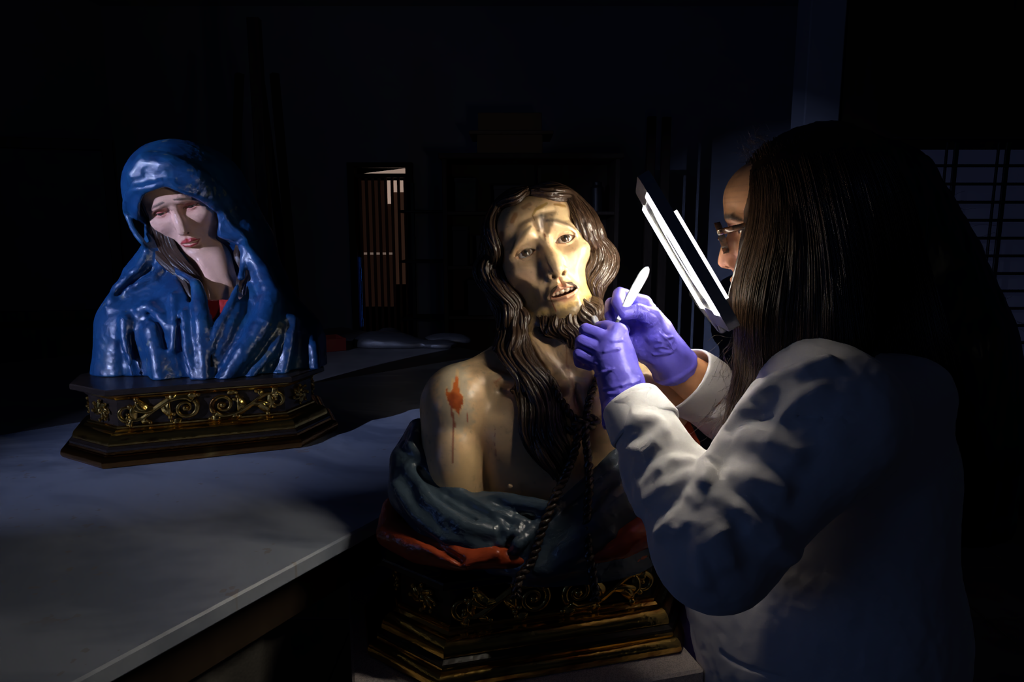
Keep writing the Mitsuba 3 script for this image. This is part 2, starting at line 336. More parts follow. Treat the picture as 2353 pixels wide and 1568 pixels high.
# far door: red-brown slats with daylight behind its glass
fr = [box((.06, .12, dz1), (dx0 + .03, Y1 - .0, dz1 / 2), .005), box((.06, .12, dz1), (dx1 - .03, Y1 - .0, dz1 / 2), .005), box((dx1 - dx0, .12, .04), ((dx0 + dx1) / 2, Y1 - .0, dz1 - .01), .005), box((dx1 - dx0 - .1, .06, .035), ((dx0 + dx1) / 2, Y1 + .02, 1.935), .004)]
struct('door_1', join(fr), 'dark_wood')
DAY = lambda c: {'type': 'area', 'radiance': {'type': 'rgb', 'value': list(c)}}
def pane(x0, x1, z0, z1, c, y=Y1 + .07, z0b=None):
    q = (np.array([[x0, y, z0], [x1, y, z0 if z0b is None else z0b], [x1, y, z1], [x0, y, z1]]), np.array([[0, 1, 2], [0, 2, 3]]))
    put('door_1__pane', q, {'type': 'diffuse', 'reflectance': {'type': 'rgb', 'value': [.1, .1, .1]}}, smooth=False, emitter=DAY(c))
D = np.array(DOOR_RADIANCE)
q = (np.array([[dx0 + .10, Y1 + .07, 1.956], [dx1 - .06, Y1 + .07, 1.956], [dx1 - .06, Y1 + .07, 2.005], [dx0 + .16, Y1 + .07, 1.966]]), np.array([[0, 1, 2], [0, 2, 3]]))
put('door_1__pane', q, {'type': 'diffuse', 'reflectance': {'type': 'rgb', 'value': [.1, .1, .1]}}, smooth=False, emitter=DAY(D * 1.1))
pane(-1.10, -1.035, 1.70, 1.90, D * 1.3); pane(-1.03, -.905, 1.80, 1.90, D * 1.2); pane(-1.03, -.905, 1.0, 1.80, D * np.array([.07, .045, .035])); pane(-1.32, -1.11, .80, 1.90, D * np.array([.03, .018, .014])); pane(-1.10, -1.035, .80, 1.70, D * np.array([.03, .018, .014]))
pane(-1.31, -1.05, 1.26, 1.28, D * .5, y=Y1 + .069)
pane(-1.335, -1.322, .62, 1.24, (0.008, .08, .50))  # gap beside the slats, its daylight put in as a glowing strip
for i in range(9): put('door_1__slat', box((.024, .02, 1.86), (-1.345 + .0555 * i + .03, Y1 + .045, .99), .002), 'red_wood', smooth=False)
# partition on the right with a pale post, a dark shutter box and a barred window
struct('wall_partition', join([box((1.9, .12, ZC - 1.90), (1.56 + .95, 3.42, (ZC + 1.90) / 2)), box((1.9, .12, .62), (2.51, 3.42, .31))]), 'dark_wood')
struct('trim_1', box((.165, .16, ZC), (1.450, 3.40, ZC / 2), .006), 'wall_paint')
struct('window_3', join([box((1.9, .04, .05), (2.51, 3.47, z), .004) for z in (.64, 1.88)]), 'dark_wood')
put('window_3__pane', (np.array([[1.58, 3.475, .64], [3.40, 3.475, .64], [3.40, 3.475, 1.89], [1.58, 3.475, 1.89]]), np.array([[0, 1, 2], [0, 2, 3]])), {'type': 'diffuse', 'reflectance': {'type': 'rgb', 'value': [.2, .2, .2]}}, smooth=False, emitter={'type': 'area', 'radiance': {'type': 'rgb', 'value': [.0035, .0042, .0105]}})  # glowing pane added to brighten the bluish opening behind the bars
g = name('barred_window_grille')
for i in range(14): put(g + '__bar', box((1.85, .012, .014), (2.50, 3.33, .66 + .085 * i), .002), 'black_metal', smooth=False)
for i in range(7): put(g + '__upright', box((.022, .012, 1.25), (1.62 + .245 * i, 3.345, 1.25), .002), 'black_metal', smooth=False); put(g + '__upright', box((.010, .012, 1.25), (1.575 + .245 * i, 3.345, 1.25), .002), 'black_metal', smooth=False)
tag(g, 'black metal grille of bars over the bluish opening behind the woman', 'grille')
# cabinet with shelves and things on it
c = name('wooden_cabinet'); cx0, cx1, cz, cy, cd = -.46, .71, 1.93, 4.6, .42
put(c + '__side', box((.03, cd, cz), (cx0 + .015, cy + cd / 2, cz / 2), .003), 'dark_wood', False); put(c + '__side', box((.03, cd, cz), (cx1 - .015, cy + cd / 2, cz / 2), .003), 'dark_wood', False)
put(c + '__top', box((cx1 - cx0 + .04, cd + .03, .035), ((cx0 + cx1) / 2, cy + cd / 2 - .01, cz + .017), .004), 'dark_wood', False)
put(c + '__back', box((cx1 - cx0, .012, cz), ((cx0 + cx1) / 2, cy + cd, cz / 2)), 'dark_wood', False)
for z in (.08, .48, .88, 1.22, 1.58): put(c + '__shelf', box((cx1 - cx0 - .06, cd - .02, .022), ((cx0 + cx1) / 2, cy + cd / 2, z), .002), 'dark_wood', False)
put(c + '__divider', box((.022, cd - .02, cz - .1), (.18, cy + cd / 2, cz / 2), .002), 'dark_wood', False)
tag(c, 'tall dark wooden cabinet with open shelves against the far wall', 'cabinet')
for i, (x, z, w, h_, c, lab) in enumerate(((-.40, 1.231, .10, .26, .05, 'black file box at the left end of the middle cabinet shelf'), (-.24, 1.231, .16, .20, .10, 'grey archive box in the middle of the middle cabinet shelf'), (-.05, 1.231, .12, .24, .07, 'dark archive box beside the divider on the middle cabinet shelf'),
        (-.38, 1.591, .14, .22, .06, 'dark file box at the left end of the top cabinet shelf'), (-.12, 1.591, .20, .17, .11, 'wide grey archive box on the top cabinet shelf'), (-.30, .891, .22, .24, .06, 'wide dark archive box on the low cabinet shelf'))):
    b = join([box((w, .26, h_), (x + w / 2, cy + .18, z + h_ / 2), .003), box((w + .008, .268, .03), (x + w / 2, cy + .18, z + h_ - .012), .003)]); k = put('archive_box', b, 'book_cloth', False, color=np.full((len(b[0]), 3), c)); tag(k, lab, 'box')
for i, (x, w, h_) in enumerate(((.26, .10, .17), (.42, .14, .12), (.58, .09, .20))):
    k = put('storage_jar', trimesh.creation.revolve(np.array([[0, 0], [w / 2, 0], [w / 2, h_ * .8], [w * .35, h_ * .9], [w * .35, h_], [0, h_]]), sections=20).apply_translation([x, cy + .16, 1.231 if i % 2 else 1.591]), 'black_metal', 30)
    tag(k, ('narrow black jar on the upper shelf, nearest the divider of the cabinet', 'low wide black jar on the middle shelf of the cabinet', 'tall black jar on the upper shelf at the cabinet side')[i], 'jar')
k = put('cardboard_box', box((.43, .36, .14), (-.015, 4.80, 1.947 + .07), .004), 'cardboard', False); tag(k, 'plain cardboard box on top of the cabinet, under a wide board', 'box')
k = put('flat_board', box((.55, .40, .022), (-.005, 4.80, 2.087 + .011), .003), 'pale_wood', False); tag(k, 'wide thin board lying between two boxes on the cabinet', 'board')
k = put('cardboard_box', box((.42, .30, .12), (-.015, 4.80, 2.109 + .06), .004), 'cardboard', False); tag(k, 'shallow box at the very top of the stack on the cabinet', 'box')
for i, x in enumerate((.985, 1.095)):
    k = put('wooden_plank', box((.062, .04, 2.26), (x, 5.0 + .02 * i, 1.13), .004), 'dark_wood', False)
    tag(k, ('dark upright wooden plank, the left one of the pair beside the cabinet', 'dark upright wooden plank, the right one of the pair beside the cabinet')[i], 'plank')
# shelf stand by the door
k = name('metal_shelf_stand')
for x in (-.80, -.50): put(k + '__post', box((.03, .03, 1.85), (x, 5.6, .925), .003), 'black_metal', False)
for z in (.3, .75, 1.22, 1.62): put(k + '__shelf', box((.46, .30, .02), (-.67, 5.7, z), .003), 'black_metal', False)
tag(k, 'narrow black metal shelf stand between the door and the cabinet', 'shelf')
# easel and a framed canvas, almost lost in the dark on the left
k = name('wooden_easel')
for a, b in (((-1.72, 3.9, 0), (-1.56, 4.1, 2.35)), ((-1.20, 3.9, 0), (-1.36, 4.1, 2.35)), ((-1.46, 4.7, 0), (-1.46, 4.15, 2.30))): put(k + '__leg', tube(np.linspace(a, b, 4), .028, 4), 'dark_wood', False)
put(k + '__crossbar', box((.56, .05, .05), (-1.46, 4.0, .9), .004), 'dark_wood', False); put(k + '__mast', box((.07, .05, 1.2), (-1.46, 4.10, 2.05), .004), 'dark_wood', False)
tag(k, 'dark wooden easel standing behind the veiled bust', 'easel')
k = name('framed_canvas'); Q = rot(yaw=14)
put(k + '__frame', move(join([box((1.0, .04, .06), (0, 0, .97), .004), box((1.0, .04, .06), (0, 0, .03), .004), box((.06, .04, 1.0), (-.47, 0, .5), .004), box((.06, .04, 1.0), (.47, 0, .5), .004)]), Q, (-2.7, 3.8, .96)), 'dark_wood', False)
put(k + '__canvas', move(box((.90, .012, .90), (0, .005, .5)), Q, (-2.7, 3.8, .96)), 'old_marble', False)
tag(k, 'large dark framed canvas standing on a chest at the far left', 'painting')
k = put('wooden_chest', box((1.1, .6, .95), (-2.7, 3.9, .475), .01), 'dark_wood', False); tag(k, 'low dark wooden chest under the framed canvas', 'chest')

# ---------------------------------------------------------------- marble work table
TT = 1.0
t = name('marble_table')
e0, e1 = np.array([-.735, .125]), np.array([.30, 1.918]); s0, s1 = np.array([-2.05, .62]), np.array([-.065, 2.540])
def prism(poly, z0, z1, bev=.003):
    p = sg.Polygon(poly); q = p.buffer(-bev, join_style=2); a, b = np.array(sg.polygon.orient(p).exterior.coords)[:-1], np.array(sg.polygon.orient(q).exterior.coords)[:-1]
    if len(a) != len(b): return extrude(p, z0, z1)
    P = np.vstack([np.c_[b, np.full(len(b), z0)], np.c_[a, np.full(len(a), z0 + bev)], np.c_[a, np.full(len(a), z1 - bev)], np.c_[b, np.full(len(b), z1)]])
    m = trimesh.convex.convex_hull(P); return np.array(m.vertices), np.array(m.faces)
put(t + '__slab', prism([e0, e1, s1, s0], TT - .024, TT), 'marble', False)
inn = sg.Polygon([e0, e1, s1, s0]).buffer(-.07, join_style=2)
put(t + '__apron', prism(np.array(inn.exterior.coords)[:-1], TT - .13, TT - .0245), 'dark_wood', False)
for q in np.array(inn.buffer(-.05, join_style=2).exterior.coords)[:-1]: put(t + '__leg', box((.07, .07, TT - .1305), (q[0], q[1], (TT - .1305) / 2), .004), 'dark_wood', False)
tag(t, 'long work table with a worn white marble slab and a dark wooden frame', 'table')
t = name('side_table')
o = np.array([-.0066, .0091]) * .8; f0, f1 = s0 + o, s1 + o; dn = np.array([-.72, .70]) * 1.05
put(t + '__top', prism([f0, f1, f1 + dn, f0 + dn], TT - .04, TT - .001), 'old_marble', False)
for q in np.array(sg.Polygon([f0, f1, f1 + dn, f0 + dn]).buffer(-.1, join_style=2).exterior.coords)[:-1]: put(t + '__leg', box((.07, .07, TT - .041), (q[0], q[1], (TT - .041) / 2), .004), 'dark_wood', False)
tag(t, 'dark table pushed against the back of the marble table', 'table')
# cloth draped under the table edge
d = (e1 - e0) / np.linalg.norm(e1 - e0); nrm = np.array([-d[1], d[0]]); u = np.linspace(.40, .95, 60); w = np.linspace(0, 1, 30); uu, ww = np.meshgrid(u, w, indexing='ij')
off = .115 - .010 * np.sin(uu * 34) * (.3 + ww) - .006 * np.sin(uu * 71 + 2) - .02 * ww
P = np.stack([e0[0] + d[0] * uu + nrm[0] * off, e0[1] + d[1] * uu + nrm[1] * off, TT - .135 - .50 * ww], -1)
def sheet(P, th):
    """a grid of points as a cloth with thickness th"""
    a, b = P.shape[:2]; du = np.gradient(P, axis=0); dv = np.gradient(P, axis=1); n = np.cross(du, dv); n /= np.linalg.norm(n, axis=2, keepdims=True) + 1e-12
    V = np.vstack([(P + n * th / 2).reshape(-1, 3), (P - n * th / 2).reshape(-1, 3)]); g = np.arange(a * b).reshape(a, b); m = a * b
    Q = np.stack([g[:-1, :-1], g[1:, :-1], g[1:, 1:], g[:-1, 1:]], -1).reshape(-1, 4); Q = np.vstack([Q, Q[:, ::-1] + m])
    rim = np.concatenate([g[:, 0], g[-1, 1:], g[-2::-1, -1], g[0, -2:0:-1]]); r2 = np.roll(rim, -1); Q = np.vstack([Q, np.stack([r2, rim, rim + m, r2 + m], 1)])
    return V, np.vstack([Q[:, [0, 1, 2]], Q[:, [0, 2, 3]]])
k = put('canvas_drape', sheet(P, .003), 'canvas_cloth'); tag(k, 'coarse grey cloth hanging in folds below the marble table edge', 'cloth')
# things on the dark table
k = put('red_tray', join([box((.16, .12, .012), (0, 0, .006), .003), box((.16, .008, .05), (0, -.056, .025), .002), box((.16, .008, .05), (0, .056, .025), .002), box((.008, .12, .05), (-.076, 0, .025), .002), box((.008, .12, .05), (.076, 0, .025), .002)]), 'red_plastic', False)
scene[k]['to_world'] = T().translate([-.74, 2.62, TT - .001]).rotate([0, 0, 1], 30); tag(k, 'small dark red tray behind the veiled bust', 'tray')
C = Sculpt(); rng = np.random.default_rng(8)
for i in range(9): C.ell((rng.uniform(-.2, .2), rng.uniform(-.1, .1), .01), (rng.uniform(.05, .1), rng.uniform(.04, .07), rng.uniform(.02, .05)), .04)
V, F = C.mesh((-.36, -.24, -.06), (.36, .24, .09), .01, 1); V[:, 2] = np.maximum(V[:, 2], 0)
k = put('dark_rag', (V + [-.45, 2.75, TT], F), 'black_metal'); tag(k, 'crumpled black rag on the dark table', 'rag')

# ---------------------------------------------------------------- painting, hair and cloth helpers
A = at
def paint(col, c, m): return col * (1 - m[:, None]) + np.array(c) * m[:, None]
def stroke(L, pts, w, soft=.5):
    """mask of a painted stroke: distance in the local x-z plane from a polyline"""
    p = np.asarray(pts, float); q = L[:, [0, 2]]; best = np.full(len(q), 9.0)
    W = np.broadcast_to(np.asarray(w, float), (len(p),))
    for a, b, wa, wb in zip(p[:-1], p[1:], W[:-1], W[1:]):
        ab = b - a; t = np.clip((q - a) @ ab / (ab @ ab), 0, 1)
        best = np.minimum(best, np.linalg.norm(q - a - t[:, None] * ab, axis=1) / (wa + (wb - wa) * t))
    best = best * (1 + .30 * fb(L, .006, 31, 2))
    return 1 - sstep(1 - soft, 1 + soft, best)

col_hair = lambda V, a=1.0, seed=0: np.clip(np.array([.033, .018, .0105]) * a * (1 + .5 * fb(V, .012, seed))[:, None], .004, .9)

def hug(S, p, off, steps=3, only_in=False):
    """lays points on a sculpted surface, off above it"""
    p = np.array(p, float)
    for _ in range(steps):
        d = S(p) - off; e = 1e-3; g = np.stack([S(p + e * a) - S(p - e * a) for a in np.eye(3)], 1) / (2 * e)
        st = -(d / np.maximum((g * g).sum(1), .3))[:, None] * g
        if only_in: st *= (d < 0)[:, None]
        p = p + st
    return p

def lock(A, B, n, r, bulge=.010, wave=.003, cycles=2.0, seed=0, m=46, groove=5, depth=.16, taper=.45, surf=None, off=.003, flat=.8, twist=2.0):
    """a lock of carved hair between two guide curves: n grooved strands"""
    rng = np.random.default_rng(seed); A, B = spline(A, m), spline(B, m); out = []; s = np.linspace(0, 1, m); paths = []; offs = []
    for i in range(n):
        t = (i + .5) / n; p = A * (1 - t) + B * t
        side = B - A; side = side / (np.linalg.norm(side, axis=1, keepdims=True) + 1e-9)
        ph = rng.uniform(-.6, .6)
        p = p + side * (wave * np.sin(2 * np.pi * cycles * s + ph + 1.0 * t))[:, None] * sstep(0, .15, s)[:, None]
        p = p + np.array([0, -1, 0]) * (bulge * 4 * t * (1 - t) + rng.uniform(-.45, .45) * r + .6 * wave * np.sin(2 * np.pi * (cycles + .7) * s + ph * 3))[:, None]
        paths.append(p); offs.append(np.full(m, off + rng.uniform(0, .003)))
    if surf is not None: paths = hug(surf, np.concatenate(paths), np.concatenate(offs), only_in=True).reshape(n, m, 3)
    for p in paths:
        rr = r * rng.uniform(.8, 1.2) * (1 - taper * s**2) * (.55 + .45 * sstep(0, .12, s)) * (1 - .75 * sstep(.9, 1.0, s))
        out.append(tube(p, rr, max(16, groove * 4), flat=flat, groove=groove, depth=depth, twist=twist * rng.uniform(.3, 1)))
    return out
W = lambda pts: np.array([at(*q) for q in pts])
def smear(V, c, spots, seed, edge=None):
    m = fb(V, .035, seed); col = np.array(c)[None] * (1 + .35 * m[:, None])
    col = paint(col, np.array(c) * .45, sstep(.1, .6, fb(V, .02, seed + 3)) * .5)
    q = sstep(spots, spots + .05, fb(V, .012, seed + 5) + .5 * nz(V, .05, seed + 6))
    return np.clip(paint(col, (.42, .38, .28), q * .8), .003, .9)
# ---------------------------------------------------------------- a head: x to its left (image right when it faces us), y to its back, z up, origin between the eyes
def face(S, R, o, s=1.0, gaunt=0.0, sad=0.0, lid_up=0.0060, lid_lo=0.0042, mouth_open=0.0, brow=1.0, nose=1.0, jaw=1.0, lips=1.0, nose_w=1.0, top=.074):
    S.frame(R, o)
    def P(*q): return [tuple(s * v for v in p) for p in q]
    def E(c, r, k=0.01, R=None, sub=False): S.ell([s * v for v in c], [s * v for v in r], s * k, R, sub)
    def C(pts, r, k=0.01, sub=False): S.chain(P(*pts), s * np.atleast_1d(np.asarray(r, float)) if np.ndim(r) else s * r, s * k, sub)
    E((0, .078, .030), (.0715, .093, top), 0.001)
    E((0, .026, .042), (.060, .049, .048 - .4 * (.074 - top)), .03)
    E((0, .030, -.035), (.050, .050, .062), .03)
    E((0, .066, -.045), (.050, .055, .050), .03)
    for x in (-1, 1):
        C([(x * .050, .062, -.020), (x * .0475 * jaw, .056, -.070), (x * .030 * jaw, .022, -.094), (x * .010, -.001, -.106)], [.016, .014, .014, .015], .03)
        E((x * .0340, .036, -.024), (.0310, .042, .052), .025)
        E((x * .0455, .007, -.027), (.0180, .017, .0135), .024)
        z0, z1 = .0215 + .010 * sad, .0165 - .003 * sad
        C([(x * .008, -.0165, z0), (x * .022, -.0190, z0 + .0005 - .004 * sad), (x * .038, -.0135, z1 + .0015), (x * .052, .004, z1 - .008)], [.0065, .0075, .007, .006], .014)
        if gaunt > 0: E((x * .0640, .002, -.062), (.016, .024, .024), .030 * gaunt + 1e-4, sub=True)
        E((x * .0325, -.0235, -.002), (.0175, .0120, .0115), .012, sub=True)
        E((x * .015, -.0225, .001), (.0055, .0095, .0100), .008, sub=True)
    E((0, -.004, -.1055), (.019, .0165, .0150), .016)
    # nose
    C([(0, -.0135, .012), (0, -.0225, -.006), (0, -.0225 - .0125 * nose, -.028), (0, -.0225 - .0175 * nose, -.0395)], [.0068, .0058, .0068, .0086], .008)
    E((0, -.022, -.030), (.0135, .018, .021), .011)
    for x in (-1, 1): E((x * .0122 * nose_w, -.0275, -.0430), (.0062, .0092, .0066), .0045)
    C([(0, -.0385, -.0445), (0, -.0250, -.0505)], .0040, .004)
    for x in (-1, 1): E((x * .0074 * nose_w, -.0305, -.0485), (.0034, .0066, .0040), .0018, sub=True)
    # mouth
    E((0, -.010, -.069), (.028, .0185, .022), .016)
    for x in (-1, 1): C([(x * .0175, -.0255, -.043), (x * .0240, -.0215, -.055), (x * .0290, -.0150, -.070)], [.0012, .0018, .0012], .011, sub=True)
    g = .0024 * mouth_open
    up = [(-.0245, -.0175, -.0740), (-.0140, -.0255, -.0710 + g), (-.0050, -.0300, -.0688 + g), (0, -.0298, -.0700 + g), (.0050, -.0300, -.0688 + g), (.0140, -.0255, -.0710 + g), (.0245, -.0175, -.0740)]
    lo = [(-.0230, -.0175, -.0760), (-.0120, -.0255, -.0800 - g), (0, -.0285, -.0815 - g), (.0120, -.0255, -.0800 - g), (.0230, -.0175, -.0760)]
    C(up, np.array([.0016, .0040, .0050, .0046, .0050, .0040, .0016]) * lips, .0042)
    C(lo, np.array([.0016, .0044, .0056, .0044, .0016]) * lips, .0042)
    C([(0, -.0305, -.055), (0, -.0330, -.0635)], [.0016, .0024], .005, sub=True)
    E((0, -.0265, -.0915), (.015, .0050, .0042), .009, sub=True)
    if mouth_open > 0: E((0, -.0245, -.0752), (.0205, .016, .0012 + .0035 * mouth_open), .0015, sub=True)
    else: C([(-.0225, -.0215, -.0752), (-.010, -.0300, -.0752), (0, -.0325, -.0757), (.010, -.0300, -.0752), (.0225, -.0215, -.0752)], .0010, .002, sub=True)
    # lids: a shell over each eyeball with an almond cut out of it
    for x in (-1, 1):
        c = np.array([x * .0322, .0005, 0]) * s
        E((x * .0322, .0005, 0), (.0150, .0150, .0140), .0035)
        C([(x * .0185, -.0120, .0020), (x * .0250, -.0150, .0095), (x * .0340, -.0155, .0110), (x * .0430, -.0115, .0085), (x * .0475, -.0070, .0030)], .0009, .0032, sub=True)
        def almond(Q, c=c, x=x):
            u = (Q[:, 0] - c[0]) * x / s; v = (Q[:, 2] - c[2]) / s + .0006 - .05 * u * (1 - 2 * sad * .6)
            w = .0158; b = np.clip(1 - (u / w)**2, -1, 1); skew = 1 - .22 * u / w
            top = lid_up * b * skew; bot = -lid_lo * b * (1 + .2 * u / w)
            d = np.maximum(np.maximum(v - top, bot - v) * .75, np.abs(u) - w)
            ball = .01265 - np.linalg.norm(Q - c, axis=1) / s
            return s * np.maximum(np.maximum(d, ball), Q[:, 1] / s + .0055)
        S.func(almond, c - [0, s * .008, 0], s * .024, s * .0012, 'sub')

def eyeballs(holder, R, o, s, iris, gaze=(0, 0), r=.0128):
    for x in (-1, 1):
        m = trimesh.creation.icosphere(4, s * r); V = np.array(m.vertices)
        g = np.array([math.sin(math.radians(gaze[0])), -1, math.sin(math.radians(gaze[1]))]); g /= np.linalg.norm(g)
        a = np.degrees(np.arccos(np.clip(V @ g / (s * r), -1, 1)))
        col = np.full((len(V), 3), 0.58) * [1.0, .93, .80]
        col = np.where((a < 35)[:, None], np.array(iris) * .35, col); col = np.where((a < 32)[:, None], np.array(iris), col)
        col = np.where((a < 13)[:, None], 0.004, col)
        V = V * (1 + .05 * np.exp(-(a / 22)**2))[:, None]
        k = put(holder + '__eye', (V @ R.T + R @ (np.array([x * .0322, .0005, 0]) * s) + o, m.faces), 'glass_eye', color=col)
        labels[k] = {'label': 'painted glass eye'}

# ---------------------------------------------------------------- carved bust of a bearded man on its gilded pedestal
HR = rot(yaw=3, pitch=-8, roll=-20)
HO = at(1252, 568, 1.045)
def H(x, y, z): return HR @ np.array([x, y, z]) + HO

BUST = name('bearded_bust')
SKIN = (.72, .475, .245)
def christ_body():
    S = Sculpt(); A = at
    # chest, belly, shoulders, arms
    S.ell(A(1268, 1040, 1.105), (.135, .088, .150), .001)
    S.ell(A(1275, 1200, 1.10), (.150, .095, .10), .05)
    S.ell(A(1195, 1020, 1.040), (.066, .040, .062), .035)
    S.ell(A(1400, 1010, 1.050), (.064, .040, .060), .035)
    S.ell(A(1052, 935, 1.060), (.056, .055, .062), .03)
    S.chain([A(1048, 935, 1.06), A(1042, 1040, 1.06), A(1066, 1180, 1.06)], [.053, .050, .044], .012)
    S.ell(A(1500, 930, 1.090), (.056, .055, .062), .03)
    S.chain([A(1500, 935, 1.09), A(1510, 1180, 1.10)], [.052, .046], .012)
    S.chain([A(1262, 800, 1.115), A(1160, 850, 1.110), A(1060, 900, 1.085)], [.048, .044, .036], .035)
    S.chain([A(1300, 800, 1.125), A(1400, 850, 1.12), A(1495, 900, 1.105)], [.048, .044, .036], .035)
    # neck with its two cords, the notch, the collar bones, the breastbone
    S.chain([A(1262, 690, 1.115), A(1290, 800, 1.098), A(1318, 920, 1.085)], [.050, .050, .056], .025)
    S.chain([A(1205, 735, 1.085), A(1250, 815, 1.048), A(1308, 884, 1.034)], [.010, .0105, .007], .016)
    S.chain([A(1376, 760, 1.105), A(1362, 815, 1.055), A(1338, 882, 1.036)], [.008, .0105, .007], .016)
    S.ell(A(1306, 800, 1.040), (.012, .012, .016), .018)
    S.ell(A(1322, 895, 1.030), (.007, .010, .011), .010, sub=True)
    S.chain([A(1308, 890, 1.037), A(1240, 885, 1.035), A(1160, 872, 1.045), A(1085, 862, 1.055)], [.0075, .0075, .0075, .008], .016)
    S.chain([A(1338, 890, 1.037), A(1400, 880, 1.040), A(1480, 866, 1.065)], [.0075, .0075, .0075], .016)
    S.chain([A(1326, 925, 1.0250), A(1345, 1000, 1.006), A(1352, 1100, 1.004)], [.003, .0035, .003], .016, sub=True)
    S.ell(A(1050, 1090, 1.030), (.030, .026, .060), .02)
    S.chain([A(1117, 978, .998), A(1115, 1050, 1.006), A(1112, 1170, 1.014)], [.003, .0085, .0120], .008, sub=True)
    S.ell(A(1172, 1118, 1.001), (.0040, .0030, .0040), .006)
    # flesh folds and the swell of the upper arm
    S.ell(A(1040, 1075, 1.020), (.028, .018, .045), .025)
    face(S, HR, HO, 1.0, gaunt=.8, sad=1.0, lid_up=.0070, lid_lo=.0056, mouth_open=1.0, top=.058)
    S.frame(HR, HO)
    for x in (-1, 1): S.ell((x * .0062, -.0265, .0265), (.0028, .006, .011), .010, R=rot(roll=x * 12), sub=True)      # frown lines
    S.chain([(-.030, -.022, .046), (0, -.0275, .049), (.030, -.022, .046)], [.0010, .0015, .0010], .008, sub=True)
    return S
S = christ_body()
lo = np.minimum(at(960, 1290, 1.0), at(960, 1290, 1.2)); hi = np.maximum(at(1600, 420, 1.0), at(1600, 420, 1.2))
lo[1] = .90; hi[1] = 1.22
SKIN_SHAPE = S
zs = 1.268; FACE_V, FACE_F = join([S.mesh((lo[0], lo[1], lo[2]), (hi[0], hi[1], zs + .003), .0026, 1), S.mesh((HO[0] - .12, HO[1] - .08, zs), (HO[0] + .14, HO[1] + .20, hi[2]), .00125, 1)])
